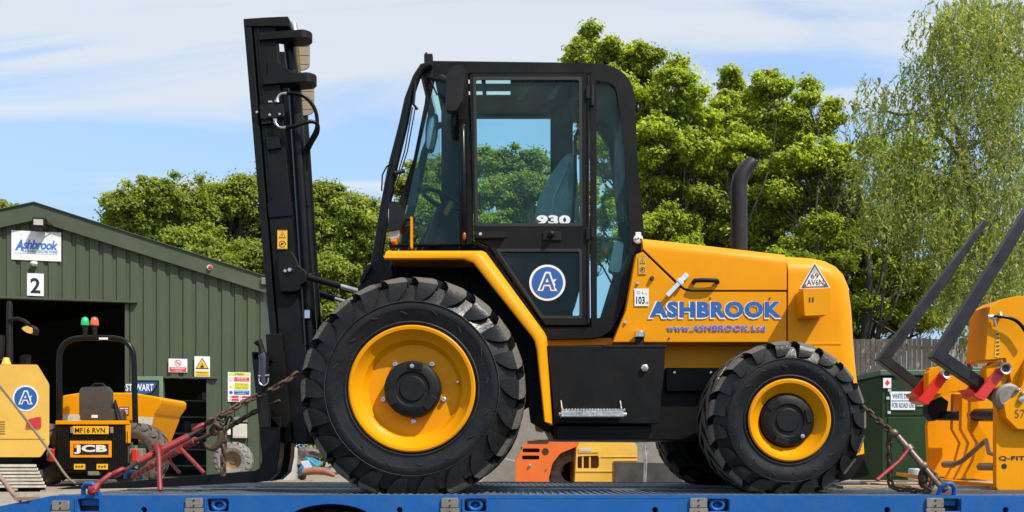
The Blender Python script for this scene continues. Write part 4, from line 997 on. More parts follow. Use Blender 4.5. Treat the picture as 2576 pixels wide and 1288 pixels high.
b = MB(); b.tube([P(1609, 872, 5.40), P(1609, 848, 5.40)], .028, 20); nk = b.build('filler_neck', BLK2, fk)
b = MB(); b.tube([P(1609, 849, 5.38), P(1609, 834, 5.38)], .034, 24); b.build('filler_cap', STEEL, nk, bev=.003)
# stickers
YK = YBn - .0025
b = MB(); b.box(X_(1596, YBn), X_(1632, YBn), YBn - .002, YBn - .0005, Z_(770, YBn), Z_(726, YBn)); st_ = b.build('noise_sticker', WHITE, fk)
lettering('103', X_(1600, YBn), X_(1622, YBn), Z_(765, YBn), Z_(746, YBn), YK, INK, st_, offset=.03); lettering('dB', X_(1624, YBn), X_(1631, YBn), Z_(765, YBn), Z_(759, YBn), YK, INK, st_)
lettering('L', X_(1615, YBn), X_(1619, YBn), Z_(740, YBn), Z_(734, YBn), YK, INK, st_, offset=.02); lettering('wa', X_(1622, YBn), X_(1627, YBn), Z_(741, YBn), Z_(738, YBn), YK, INK, st_)
b = MB(); disc(b, X_(1606, YBn), Z_(736, YBn), YK, .010, 14, .007); b.build('printed_marks', GALV, st_, recalc=False)
def hazard(x0, x1, z0, z1, y, parent, name='hazard_sticker', second=True, bg_=SY):
    b = MB(); w, h = x1 - x0, z1 - z0
    poly(b, [(x0, z0), (x1, z0), (x1, z1), (x0, z1)], y, 1)
    for e in (.04,):
        for q in ((x0 + w * e, x1 - w * e, z0 + h * .02, z0 + h * .035), (x0 + w * e, x1 - w * e, z1 - h * .035, z1 - h * .02)): poly(b, [(q[0], q[2]), (q[1], q[2]), (q[1], q[3]), (q[0], q[3])], y - .001, 0)
    cx = (x0 + x1) / 2; T = lambda k, yy, m_: poly(b, [(cx - w * .36 * k, z0 + h * (.72 - .14 * k)), (cx + w * .36 * k, z0 + h * (.72 - .14 * k)), (cx, z0 + h * (.72 + .21 * k))], yy, m_)
    T(1, y - .001, 0); T(.75, y - .002, 1); poly(b, [(cx - w * .04, z0 + h * .66), (cx + w * .04, z0 + h * .66), (cx + w * .03, z0 + h * .78), (cx - w * .05, z0 + h * .78)], y - .003, 0)
    disc(b, cx, z0 + h * .27, y - .001, w * .34, 24, w * .28, 0); poly(b, [(cx - w * .22, z0 + h * .20), (cx + w * .05, z0 + h * .24), (cx + w * .2, z0 + h * .33), (cx - w * .1, z0 + h * .34)], y - .0015, 0)
    return b.build(name, [INK, bg_], parent, recalc=False)
hazard(X_(1606, YBn), X_(1626, YBn), Z_(691, YBn), Z_(645, YBn), YBn - .001, fk, bg_=mat('sticker_ochre', (.62, .33, .02), .5))
# company name on the side panel
A0, A1, B0, B1 = X_(1634, YBn), X_(1966, YBn), Z_(799, YBn), Z_(758, YBn)
lettering('ASHBROOK', A0 - .008, A1 - .002, B0 - .008, B1 - .001, YBn - .0012, WHITE, fk, name='name_outline', offset=.066, ref=(.045,), spacing=1.12)
lettering('ASHBROOK', A0, A1, B0, B1, YBn - .0028, LBLUE, fk, name='company_name', offset=.050, spacing=1.12)
A0, A1, B0, B1 = X_(1678, YBn), X_(1925, YBn), Z_(833, YBn), Z_(818, YBn)
VIO = mat('violet_blue_lettering', (.10, .11, .45), .45, var=.05); LIL = mat('lilac_outline', (.60, .50, .50), .5, var=.05)
lettering('www.ASHBROOK.Ltd', A0, A1, B0, B1, YBn - .0012, LIL, fk, name='web_outline', offset=.06, ref=(.025,), spacing=1.15)
lettering('www.ASHBROOK.Ltd', A0, A1, B0, B1, YBn - .0028, VIO, fk, name='web_address', offset=.025, spacing=1.15)
# triangular sign plate
b = MB(); b.plate(XZ([(2010, 727), (2088, 725), (2048, 660)], YBn), YBn - .008, YBn - .001); tr = b.build('triangular_plate', WHITE, cwo)
b = MB(); y = YBn - .0095; X2 = lambda a: X_(a, YBn); Z2 = lambda a: Z_(a, YBn)
poly(b, XZ([(2014, 725), (2084, 723), (2048, 664)], YBn), y, 0); poly(b, XZ([(2020, 722), (2078, 720), (2048, 672)], YBn), y - .001, 1)
for c_ in ((2023, 720), (2075, 718)): disc(b, X2(c_[0]), Z2(c_[1]), y - .0015, .011, 12, mi=0)
for k in range(4): poly(b, [(X2(2045 - k * 1.3), Z2(677 + k * 3)), (X2(2051 + k * 1.3), Z2(677 + k * 3)), (X2(2051 + k * 1.3), Z2(676 + k * 3)), (X2(2045 - k * 1.3), Z2(676 + k * 3))], y - .0015, 0)
b.build('plate_marks', [mat('plate_grey', (.10, .085, .08), .5), mat('plate_cream', (.72, .68, .64), .4, var=.08)], tr, recalc=False)
lettering('69', X2(2038), X2(2058), Z2(702), Z2(688), y - .002, INK, tr, offset=.008); lettering('AV6N', X2(2028), X2(2070), Z2(719), Z2(704), y - .002, INK, tr, offset=.008)
# charging socket on the cab corner

# ------------------------------------------------------------------ cab
cab = thing('cab_tmp', '', '') ; bpy.data.objects.remove(cab)
outer = fillet(XZ([(1086, 153), (1400, 157), (1594, 163), (1605, 420), (1618, 560), (1618, 640), (1535, 850), (1378, 853), (1218, 625), (1190, 614), (978, 618), (1000, 520), (1040, 400), (1068, 260), (1076, 190)], YS), [.02, 0, .36, .1, .1, .12, .20, .0, 0, 0, 0, 0, 0, 0, .02], 8)
h_front = XZ([(1092, 196), (1152, 196), (1158, 616 - 3), (990, 612), (1005, 575), (1022, 505), (1046, 400), (1070, 290), (1084, 230)], YS)
h_door = XZ([(1177, 183), (1484, 183), (1488, 824), (1368, 824), (1226, 622), (1190, 606)], YS)
h_rear = fillet(XZ([(1500, 203), (1548, 209), (1568, 340), (1583, 560), (1583, 640), (1530, 790), (1502, 806)], YS), [.0, .17, .05, .05, .06, .08, .01], 6)
b = MB(); b.plate(outer, YS, YS + .05, [h_front, h_door, h_rear]); cabo = b.build('cab', BLK, fk, bev=.009, seg=3)
def sub(name, m, b, bev=0, **k): return b.build(name, m, cabo, bev=bev, **k)
# roof wraps over the back corner; slots let the sky through
def band(pts, th, y0, y1, b):
    n = len(pts); outp = [Vector(p) for p in pts]; inp = []
    for i in range(n):
        t = (outp[min(i + 1, n - 1)] - outp[max(i - 1, 0)]).normalized(); inp.append(outp[i] + Vector((t.y, -t.x)) * th)
    b.plate([tuple(p) for p in outp] + [tuple(p) for p in reversed(inp)], y0, y1)
top = fillet(XZ([(1086, 153), (1400, 157), (1594, 163), (1605, 420)], YS), [0, 0, .36, 0], 8)
b = MB(); x0, x1, z0 = X_(1440, YS), X_(1596, YS), Z_(172, YS)
curve = [p for p in top if p[0] >= X_(1450, YS)]
band([(X_(1445, YS), Z_(159, YS))] + curve, .05, YS + .05, FY, b)
sub('roof_rear', BLK, b)
b = MB(); zr = Z_(158, YS)
xa, xb = X_(1086, YS), X_(1445, YS)
slots = [[(X_(u0, 5.8), y0), (X_(u1, 5.8), y0), (X_(u1, 5.8), y0 + .085), (X_(u0, 5.8), y0 + .085)] for y0 in (5.72, 5.90) for (u0, u1) in ((1120, 1160), (1170, 1212), (1222, 1284))]
b.plate([(xa, YS + .05), (xb, YS + .05), (xb, FY), (xa, FY)], zr - .012, zr + .0, slots, axis='z'); sub('roof', BLK, b)
b = MB()
for p in ((1300, 1345), (1375, 1400), (1438, 1452)): b.add([P(p[0], 250, 5.7) - Vector((0, 0, 0)), P(p[0] + 16, 250, 5.7), P(p[0] + 48, 197, 5.7), P(p[0] + 34, 197, 5.7)], [(0, 1, 2, 3)])
sub('ceiling_strap', mat('grey_headlining', (.42, .44, .40), .8), b, recalc=False)
b = MB(); b.box(X_(1100, YS), X_(1560, YS), YS + .05, FY - .001, zr - .10, zr - .035) if False else None
# far side frame
outf = [(p[0], p[1]) for p in outer]
hf1 = XZ([(1190, 293), (1385, 293), (1385, 622), (1190, 622)], FY)
outerf = fillet(XZ([(1110, 279), (1400, 280), (1556, 285), (1562, 460), (1573, 600), (1573, 660), (1503, 886), (1370, 890), (1230, 700), (1110, 690)], FY), [0, 0, .36, .1, .1, .12, .2, 0, 0, 0], 6)
hf2 = fillet(XZ([(1441, 300), (1490, 304), (1532, 370), (1556, 560), (1556, 650), (1510, 800), (1441, 800)], FY), .02, 3)
hf3 = XZ([(1200, 660), (1385, 660), (1385, 780), (1290, 780)], FY)
b = MB(); b.plate(outerf, FY, FY + .05, [hf1, hf2]); sub('far_side_frame', BLK, b, bev=.004)
# rear lower panel and floor
b = MB(); band(fillet(XZ([(1618, 600), (1618, 640), (1535, 850), (1378, 853)], YS), [0, .12, .2, 0], 7), .04, YS + .05, FY, b)
sub('rear_lower_shell', BLK, b)
b = MB(); b.add([(X_(1604, YS), YS + .05, Z_(420, YS)), (X_(1617, YS), YS + .05, Z_(600, YS)), (X_(1617, YS), FY, Z_(600, YS)), (X_(1604, YS), FY, Z_(420, YS))], [(0, 1, 2, 3)]); sub('rear_glass', GLASS, b, recalc=False)
b = MB(); b.add([(X_(1080, YS), YS + .03, Z_(200, YS)), (X_(1040, YS), YS + .03, Z_(400, YS)), (X_(1000, YS), YS + .03, Z_(520, YS)), (X_(980, YS), YS + .03, Z_(612, YS)), (X_(1108, FY), FY, Z_(612, YS)), (X_(1108, FY), FY, Z_(520, YS)), (X_(1108, FY), FY, Z_(400, YS)), (X_(1108, FY), FY, Z_(200, YS))], [(0, 1, 6, 7), (1, 2, 5, 6), (2, 3, 4, 5)])
sub('windscreen', GLASSC, b, recalc=False)
b = MB(); b.plate(h_front, YS + .020, YS + .026); sub('front_side_glass', GLASS, b)
b = MB(); b.plate(h_rear, YS + .020, YS + .026); sub('rear_side_glass', GLASS, b)
b = MB(); b.box(X_(1250, YS), X_(1560, YS), YS + .06, FY, Z_(835, YS), Z_(815, YS)); b.box(X_(990, YS), X_(1290, YS), YS + .06, FY, Z_(640, YS), Z_(625, YS)); sub('floor', BLK2, b)
# inner seals round the openings
# door
YD_ = YS - .012
dr_out = fillet(XZ([(1181, 187), (1478, 187), (1484, 818), (1372, 818), (1230, 620), (1194, 602)], YS), [.03, .03, .03, .02, .02, .01], 4)
up = fillet(XZ([(1192, 197), (1461, 197), (1463, 569), (1198, 569)], YS), .015, 3); lo = fillet(XZ([(1248, 629), (1462, 629), (1462, 800), (1362, 800)], YS), .015, 3)
b = MB(); b.plate(dr_out, YD_, YS + .03, [up, lo]); door = b.build('door', BLK, cabo, bev=.005, seg=2)
b = MB(); b.plate(fillet(XZ([(1190, 195), (1463, 195), (1465, 571), (1196, 571)], YS), .015, 3), YD_ - .002, YD_ + .006, [fillet(XZ([(1198, 203), (1456, 203), (1458, 563), (1203, 563)], YS), .012, 3)])
b.plate(fillet(XZ([(1245, 627), (1464, 627), (1464, 802), (1361, 802)], YS), .015, 3), YD_ - .002, YD_ + .006, [fillet(XZ([(1256, 634), (1457, 634), (1457, 795), (1366, 795)], YS), .012, 3)])
b.build('window_seal', mat('seal_rubber', (.008, .008, .009), .6), door)
b = MB(); b.plate(up, YS + .004, YS + .010); g1 = b.build('door_glass', GLASS, door)
b = MB(); b.plate(lo, YS + .004, YS + .010); g2 = b.build('door_glass', GLASS, door)
b = MB(); b.plate(fillet(XZ([(1197, 586), (1271, 586), (1271, 602), (1197, 602)], YS), .01, 3), YD_ - .03, YD_ - .001); hd = b.build('door_handle', BLK2, door, bev=.005)
b = MB(); b.lathe([(.001, -.004), (.010, -.003), (.011, 0)], (X_(1209, YS), YD_ - .03, Z_(593, YS)), seg=14); b.build('keyhole', STEEL, hd)
b = MB(); b.pbox(1366, 1412, 582, 605, YD_ - .01, .01); b.ball((X_(1386, YS), YD_ - .03, Z_(593, YS)), .022, .022, .022); b.build('door_catch', BLK2, door, bev=.004)
b = MB()
for (py0, py1) in ((218, 272), (572, 602)): b.tube([(X_(1489, YS), YD_ - .012, Z_(py1, YS)), (X_(1489, YS), YD_ - .012, Z_(py0, YS))], .013, 10); b.box(X_(1474, YS), X_(1489, YS), YD_ - .016, YD_ - .004, Z_(py0 + 34, YS), Z_(py0 + 2, YS))
b.pbox(1478, 1483, 190, 815, YD_ - .008, .006); b.split('hinge', BLK2, door, bev=.003)
YG = YD_ - .001 + .0
lettering('930', X_(1350, YS), X_(1435, YS), Z_(565, YS), Z_(541, YS), YS + .002, WHITE, door, name='model_number', offset=.05, spacing=1.05)
roundel(X_(1377, YS), Z_(711, YS), YS + .002, 45.5 * YS / F, door)
b = MB(); b.tube([P(1440, 566, YS + .04), P(1447, 450, YS + .05), P(1447, 345, YS + .05), P(1456, 325, YS + .03)], .011, 10); b.build('grab_rail', BLK2, door, smooth=60)
# grab rail on the centre pillar, small lamp, front tubes, mirror, wipers
b = MB(); b.tube([P(1166, 612, YS - .0), P(1166, 590, YS - .04), P(1166, 450, YS - .05), P(1164, 335, YS - .05), P(1164, 318, YS - .0)], .02, 12); b.box(X_(1154, YS), X_(1176, YS), YS - .006, YS, Z_(606, YS), Z_(300, YS)); sub('pillar_grab_rail', BLKG, b, smooth=60)
b = MB(); b.ball(P(1168, 594, YS - .062), .012, .01, .024); sub('side_repeater', mat('dark_amber', (.25, .07, .01), .3), b)
b = MB(); b.box(X_(1068, YS), X_(1089, YS), YS - .03, YS + .02, Z_(200, YS), Z_(140, YS)); b.tube([P(1075, 146, YS), P(1072, 132, YS)], .008, 6); b.tube([P(1080, 195, YS - .02), P(1092, 222, YS - .02), P(1100, 240, YS)], .006, 6); sub('mirror_bracket', BLK2, b, bev=.004)
def guard(Y): return [P(1080, 160, Y), P(1062, 172, Y), P(1050, 200, Y), P(1032, 255, Y), P(1018, 320, Y), P(985, 440, Y), P(965, 540, Y), P(950, 640, Y), P(938, 700, Y)]
b = MB()
for Y in (5.45, 6.42):
    g = []
    for (px, py) in ((1082, 163), (1060, 170), (1044, 195), (1024, 250), (1012, 310), (983, 425), (962, 540), (945, 650), (935, 700)): g.append((X_(px + 4, 5.45), Y, Z_(py, 5.45)))
    b.tube(g, [.022, .026, .026, .028, .030, .032, .033, .034, .034], 12)
b.tube([(X_(1062, 5.45), 5.45, Z_(176, 5.45)), (X_(1062, 5.45), 6.42, Z_(176, 5.45))], .02, 10)
gd = sub('front_guard', BLKG, b, smooth=60)
b = MB()
for o in (0, 7): b.tube([P(1038 + o, 270, 5.43), P(1018 + o, 380, 5.43), P(1000 + o * .8, 440, 5.43), P(978 + o, 500, 5.43)], .004, 6)
b.tube([P(990, 436, 5.42), P(1008, 432, 5.42), P(1014, 430, 5.46)], .014, 8); b.tube([P(1045, 205, 5.42), P(1040, 262, 5.42), P(1050, 275, 5.42)], .009, 8)
b.tube([P(986, 410, 5.40), P(972, 420, 5.40), P(962, 440, 5.40), P(960, 480, 5.40)], .005, 6)
b.build('wiper', BLK2, gd, smooth=60)
# mirrors
b = MB(); mp_ = fillet(XZ([(1122, 200), (1138, 172), (1168, 168), (1170, 200), (1164, 255), (1150, 282), (1122, 284)], 5.30), [.05, .04, .03, .05, .08, .03, .05], 5)
b.plate(mp_, 5.27, 5.33); mr_ = sub('door_mirror', BLK2, b, bev=.022, seg=4)
b = MB(); b.tube([P(1084, 198, 5.45), P(1112, 199, 5.36)], .012, 10); b.tube([P(1110, 197, 5.36), P(1134, 206, 5.29)], [.024, .020], 14); b.build('mirror_arm', BLK2, mr_, smooth=60)
b = MB(); b.plate(fillet(XZ([(1075, 288), (1103, 284), (1100, 340), (1090, 384), (1070, 380), (1070, 330)], 5.8), .04, 4), 5.8, 5.825); im = sub('inside_mirror', BLK2, b, bev=.008)
b = MB(); b.plate(fillet(XZ([(1078, 293), (1100, 290), (1097, 340), (1088, 378), (1073, 375), (1073, 330)], 5.8), .04, 4), 5.794, 5.799); b.build('mirror_glass', mat('mirror_glass', (.55, .62, .62), .08, metal=.9, var=.1), im)
b = MB(); b.box(X_(1076, 5.9), X_(1092, 5.9), 5.9, 5.96, Z_(312, 5.9), Z_(268, 5.9)); b.plate(fillet(XZ([(1108, 215), (1150, 215), (1145, 300), (1128, 322), (1114, 318), (1108, 260)], 6.0), .02, 3), 6.0, 6.1); sub('visor', BLK2, b, bev=.01)
# indicator and work lamp by the fender
Yl = 5.2; b = MB(); b.plate(fillet(XZ([(982, 514), (1002, 512), (1018, 530), (1021, 560), (1012, 580), (980, 586), (978, 540)], Yl), [.02, .03, .04, .04, .03, .01, .02], 5), Yl - .05, Yl + .10); lm = sub('front_lamp', BLK2, b, bev=.03, seg=4)
b = MB(); b.tube([P(1018, 551, Yl), P(1045, 551, Yl)], .012, 10); b.tube([P(1018, 571, Yl), P(1036, 571, Yl)], .012, 10); b.tube([P(1036, 571, Yl), P(1050, 580, Yl), P(1050, 596, Yl), P(1030, 622, Yl)], .006, 6); b.split('lamp_arm', BLK2, lm, smooth=60)
b = MB(); b.plate(fillet(XZ([(979, 586), (1008, 580), (1004, 602), (981, 604)], Yl), .01, 3), Yl - .03, Yl + .06); b.build('lamp_lens', mat('clear_lens', (.45, .38, .30), .15, coat=.6, var=.3, vs=30), lm, bev=.008)
b = MB(); b.pbox(982, 998, 600, 608, Yl - .03, .07); b.build('amber_lens', AMBER, lm, bev=.004)
b = MB(); b.ball(P(980, 548, Yl - .01), .006, .05, .075); b.build('lamp_face', STEEL, lm)
# rear socket plate
b = MB(); b.lathe([(.001, -.012), (.024, -.012), (.030, -.008), (.030, 0)], P(1605, 602, YS), seg=24); b.box(X_(1598, YS), X_(1612, YS), YS - .012, YS - .001, Z_(594, YS), Z_(585, YS)); sk = sub('trailer_socket', WHITE, b, bev=.002)
b = MB()
for dx in (-7, 0, 7): b.lathe([(.001, -.0145), (.006, -.0145), (.006, -.011)], P(1605 + dx, 603 - (2 if dx == 0 else 0), YS), seg=10)
b.build('socket_pins', INK, sk)
# inside the cab
b = MB()
b.plate(fillet(XZ([(1345, 560), (1352, 520), (1375, 470), (1405, 425), (1428, 402), (1445, 410), (1452, 520), (1455, 600), (1440, 640), (1350, 620)], 5.9), .04, 3), 5.75, 6.15)
seat = sub('seat_back', CLOTH, b, bev=.03)
b = MB(); b.plate(fillet(XZ([(1290, 640), (1460, 630), (1465, 700), (1440, 790), (1310, 790), (1290, 700)], 5.9), .03, 3), 5.75, 6.15); b.build('seat_base', BLK2, seat, bev=.03)
b = MB(); b.tube([P(1385, 560, 5.74), P(1392, 500, 5.74), P(1420, 440, 5.74), P(1430, 406, 5.74)], .006, 6); b.tube([P(1452, 560, 5.74), P(1420, 548, 5.74), P(1385, 545, 5.74), P(1350, 560, 5.74)], .006, 6); b.split('cover_fold', mat('pale_fold', (.5, .55, .53), .3), seat)
b = MB(); cc = P(1112, 505, 5.85); rad = .125; ring = []
ax = Vector((1, 0, -.42)).normalized(); ay = Vector((0, 1, 0))
for k in range(28): t = 2 * math.pi * k / 28; ring.append(cc + ax * math.cos(t) * rad * 1.1 + ay * math.sin(t) * rad * 1.5)
b.tube(ring, .014, 8, closed=True)
for t in (0.4, 2.6, 4.7): b.tube([cc + ax * math.cos(t) * rad + ay * math.sin(t) * rad * 1.3, cc + Vector((.01, 0, -.04))], .010, 6)
b.tube([cc + Vector((.01, 0, -.03)), P(1070, 640, 5.85)], .035, 10)
sub('steering_wheel', BLK2, b, smooth=60)
b = MB(); b.plate(XZ([(1040, 640), (1100, 520), (1150, 540), (1155, 640)], 5.95), 5.95, 6.3); sub('dashboard', BLK2, b, bev=.01)
b = MB(); b.obox(P(1129, 524, 5.7), (.022, 0, .045), (0, .018, 0), (.016, 0, -.008)); sub('control_lever', mat('orange_grip', (.45, .13, .02), .5), b, bev=.01)
b = MB(); b.plate(XZ([(1043, 420), (1056, 424), (1053, 460), (1050, 478), (1043, 516), (1014, 512)], 5.6), 5.6, 5.62); sub('tablet_holder', mat('dim_grey_plastic', (.12, .14, .13), .6), b, bev=.003)
b = MB(); b.plate(fillet(XZ([(1545, 608), (1568, 612), (1560, 690), (1530, 684)], 5.65), .03, 4), 5.62, 5.70); sub('washer_bottle', mat('milky_plastic', (.62, .66, .64), .4), b, bev=.02)
b = MB(); b.ball(P(1522, 632, 5.68), .025, .02, .03); sub('work_lamp_lens', AMBER, b)
b = MB(); b.tube([P(1516, 600, 5.70), P(1560, 600, 5.74)], .01, 6); b.obox(P(1530, 622, 5.72), (.045, 0, -.008), (0, .02, 0), (0, 0, .024)); sub('work_lamp', GALV, b, bev=.004)
b = MB(); b.tube([P(1526, 290, 6.3), P(1545, 400, 6.3), P(1560, 500, 6.25), P(1566, 560, 6.2)], .012, 8); b.ball(P(1412, 340, 6.36), .03, .02, .028); sub('rear_hose', BLK2, b)

# ------------------------------------------------------------------ mast
YM = 5.66
mst_t = math.radians(4.43)
def rail(pa, pb, w0, w1, Y, d, b, bot=(1115,)):
    pass
def mline(py, off=0):   # front edge of the mast at a traced height
    return 613 + (py - 48) * (703 - 613) / (1115 - 48) + off
mo = 'mast'
b = MB()
b.plate(XZ([(mline(48), 48), (mline(48) + 60, 44), (mline(48) + 112, 42), (mline(62) + 115, 52), (mline(66) + 114, 66), (mline(66), 66)], YM - .012), YM - .016, YM + .074)   # top cap
b.plate(XZ([(mline(50), 50), (mline(50) + 18, 50), (mline(1115) + 16, 1115), (mline(1115), 1115)], YM), YM - .012, YM + .07)
b.plate(XZ([(mline(66) + 18, 66), (mline(66) + 23, 66), (mline(1115) + 21, 1115), (mline(1115) + 16, 1115)], YM), YM + .03, YM + .06)
b.plate(XZ([(mline(66) + 23, 66), (mline(66) + 78, 66), (mline(1115) + 78, 1115), (mline(1115) + 21, 1115)], YM), YM, YM + .07)
# far rail
b.plate(XZ([(mline(50), 50), (mline(50) + 78, 50), (mline(1115) + 78, 1115), (mline(1115), 1115)], YM), YM + .44, YM + .51)
mast = b.build('mast', BLK, fk, bev=.004)
b = MB(); b.plate(XZ([(mline(66) + 32, 70), (mline(66) + 36, 70), (mline(500) + 34, 500), (mline(500) + 30, 500)], YM), YM - .006, YM)
b.pplate([(672, 512), (734, 508), (737, 542), (676, 547)], YM - .008, .009); b.pplate([(668, 345), (702, 343), (706, 372), (672, 376)], YM - .016, .017)
b.pplate([(703, 870), (768, 866), (772, 1112), (722, 1116)], YM - .01, .012)
b.split('inner_rail', BLKG, mast, bev=.002)
ca, sa = math.cos(mst_t), math.sin(mst_t)
for (l, r, py, th, hgt) in ((652, 779, 82, .046, 98), (661, 790, 190, .056, 103)):
    p0 = P(l, py, YM - .02); L_ = (r - l) * YM / F; y1 = .13
    b = MB(); b.xf = lambda q, p0=p0: Vector((p0.x + q.x * ca, p0.y + q.y, p0.z + q.z + q.x * sa))
    b.plate(fillet([(0, 0), (L_ * .5, 0), (L_ * .88, .0), (L_, .04), (L_, .09), (L_ * .9, y1), (L_ * .6, y1), (L_ * .5, y1), (L_ * .5, .10), (0, .02)], [0, 0, .05, .05, .05, .03, 0, 0, 0, 0], 3), -th, 0, axis='z')
    o = b.build('cross_plate', BLK, mast, bev=.004)
    Yv = YM + .22; b = MB(); x0, x1 = X_(r - 40, Yv), X_(r - 0, Yv); z1, z0 = Z_(py + 10, Yv), Z_(py + hgt, Yv)
    b.plate(fillet([(x0, z1), (x1, z1), (x1, z0 + .02), (x0, z0)], [0, 0, .05, 0], 4), Yv, Yv + .012)
    for k in range(3): b.box(x0 + .01, x1 - .004, Yv - .002, Yv + .001, z0 + .05 + k * .06, z0 + .0515 + k * .06)
    b.build('backing_plate', CREAM, o)
b = MB(); b.pplate([(672, 150), (690, 148), (744, 188), (748, 195), (674, 200)], YM - .014, .014); b.build('gusset', BLK, mast, bev=.003)
b = MB(); b.tube([P(738, 60, YM + .12), P(744, 100, YM + .12)], .026, 16); b.build('lift_rod', STEEL, mast)
b = MB(); b.tube([P(719, 60, YM + .10), P(741, 215, YM + .12)], [.03, .042], 16); b.tube([P(741, 215, YM + .12), P(783, 870, YM + .12)], .043, 18); b.tube([P(757, 215, YM + .26), P(799, 870, YM + .26)], .036, 16); b.tube([P(750, 215, YM + .34), P(786, 850, YM + .34)], .036, 16)
b.split('lift_cylinder', BLKG, mast, smooth=60)
b = MB()
for k in range(46):
    py = 95 + k * 2.2; b.obox(P(746 + (py - 95) * .084, py, YM + .2), (.010 if k % 2 else .006, 0, 0), (0, .01, 0), (0, 0, .0024))
b.build('lift_chain', mat('greased_chain', (.38, .30, .16), .5, metal=.5), mast)
b = MB(); b.pplate([(652, 264), (712, 260), (715, 293), (655, 300)], YM - .03, .03); b.pplate([(656, 300), (680, 298), (682, 310), (658, 313)], YM - .02, .02); vb = b.build('valve_block', BLK2, mast, bev=.004)
b = MB()
for px, py in ((647, 283), (679, 290), (704, 288)): b.lathe([(.001, -.01), (.008, -.009), (.009, 0)], P(px, py, YM - .03), seg=8)
for (px, py) in ((683, 260), (699, 258)): b.box(X_(px - 5, YM), X_(px + 5, YM), YM - .03, YM - .01, Z_(py + 2, YM), Z_(py - 2, YM))
b.tube([P(698, 258, YM - .03), P(698, 248, YM - .03), P(703, 239, YM - .03), P(712, 235, YM - .03), P(726, 235, YM - .03)], [.014, .010, .009, .009, .012], 10)
b.tube([P(692, 300, YM - .03), P(693, 311, YM - .03), P(700, 319, YM - .03), P(710, 322, YM - .03), P(724, 320, YM - .03)], [.015, .011, .009, .009, .012], 10)
b.split('hose_fitting', STEEL, vb, smooth=50)
b = MB(); hz_ = YM - .04
def spline(pts, n=6):
    out = []; pts = [Vector(p) for p in pts]
    for i in range(len(pts) - 1):
        p0 = pts[max(i - 1, 0)]; p1 = pts[i]; p2 = pts[i + 1]; p3 = pts[min(i + 2, len(pts) - 1)]
        for k in range(n):
            t = k / n; out.append(.5 * ((2 * p1) + (p2 - p0) * t + (2 * p0 - 5 * p1 + 4 * p2 - p3) * t * t + (3 * p1 - p0 - 3 * p2 + p3) * t ** 3))
    out.append(pts[-1]); return out
b.tube(spline([P(722, 235, hz_), P(750, 236, hz_), P(775, 250, hz_ + .02), P(794, 280, hz_ + .04), P(797, 320, hz_ + .06), P(782, 352, hz_ + .09), P(769, 375, hz_ + .12), P(766, 420, hz_ + .14), P(775, 520, hz_ + .14)]), .0125, 10)
b.tube(spline([P(720, 321, hz_), P(742, 317, hz_), P(766, 309, hz_ + .02), P(785, 306, hz_ + .04), P(799, 314, hz_ + .06), P(798, 335, hz_ + .08), P(784, 360, hz_ + .10), P(774, 385, hz_ + .13), P(770, 430, hz_ + .15)]), .0125, 10)
b.split('hydraulic_hose', BLKG, vb, smooth=60)
b = MB(); b.pbox(764, 771, 405, 428, YM + .1, .03); b.pbox(766, 779, 780, 800, YM + .04, .02); b.pbox(800, 806, 776, 800, YM + .3, .02); b.split('hose_clamp', STEEL, mast)
hazard(0, .001, 0, .001, 0, mast, 'x') if False else None
# tilted hazard sticker on the mast
b = MB(); pc = [P(697, 582, YM - .012), P(721, 580, YM - .012), P(726, 626, YM - .012), P(701, 628, YM - .012)]
hz0 = hazard(X_(699, YM), X_(724, YM), Z_(628, YM), Z_(580, YM), YM - .012, mast)
b = MB(); b.pplate([(695, 640), (702, 634), (733, 632), (744, 648), (750, 668), (766, 678), (772, 690), (770, 708), (756, 716), (754, 728), (744, 734), (704, 735), (700, 700)], YM - .05, .05); br = b.build('tilt_bracket', BLK, mast, bev=.008, seg=3)
b = MB(); b.lathe([(.001, -.02), (.012, -.02), (.016, -.014), (.017, 0)], P(730, 680, YM - .05), seg=6); b.lathe([(.001, -.01), (.01, -.01), (.01, 0)], P(718, 682, YM - .05), seg=8); b.split('pivot_bolt', STEEL, br)
b = MB(); b.tube([P(776, 698, YM - .01), P(858, 720, YM - .02)], .020, 14); b.tube([P(798, 738, YM + .55), P(842, 752, YM + .55)], .022, 14); b.ball(P(778, 694, YM), .02); tc_ = b.split('tilt_cylinder', BLK, mast, smooth=50)
b = MB(); b.tube([P(852, 718, YM - .02), P(905, 733, YM - .03)], .015, 14); b.tube([P(842, 752, YM + .55), P(880, 763, YM + .55)], .015, 14); b.split('tilt_rod', STEEL, tc_, smooth=50)
# carriage and forks
b = MB(); b.pplate([(668, 840), (708, 838), (735, 1110), (705, 1120), (690, 1100), (672, 905)], YM - .05, .05)
b.pplate([(634, 884), (672, 886), (676, 905), (636, 905)], YM - .16, .66); b.pplate([(668, 1050), (706, 1048), (708, 1075), (672, 1075)], YM - .16, .66)
car = b.build('fork_carriage', BLK, fk, bev=.005)
b = MB(); b.tube([P(664, 968, 5.36), P(664, 900, 5.36), P(660, 890, 5.36)], [.030, .030, .028], 18); b.build('chrome_sleeve', mat('dark_chrome', (.10, .09, .09), .18, metal=.9, var=.3), car, smooth=50)
b = MB(); b.tube([P(661, 893, 5.36), P(656, 870, 5.36), P(648, 858, 5.36)], [.020, .018, .028], 14); b.pbox(652, 676, 1014, 1075, 5.36, .05); b.pbox(656, 672, 960, 1020, 5.37, .03); b.split('locking_handle', BLK2, car, bev=.003)
b = MB(); b.tube(spline([P(652, 950, 5.33), P(653, 963, 5.33), P(663, 970, 5.33), P(674, 963, 5.33), P(675, 950, 5.33)]), .005, 8); b.tube([P(650, 946, 5.34), P(678, 944, 5.34)], .007, 8); b.build('locking_ring', STEEL, car, smooth=60)
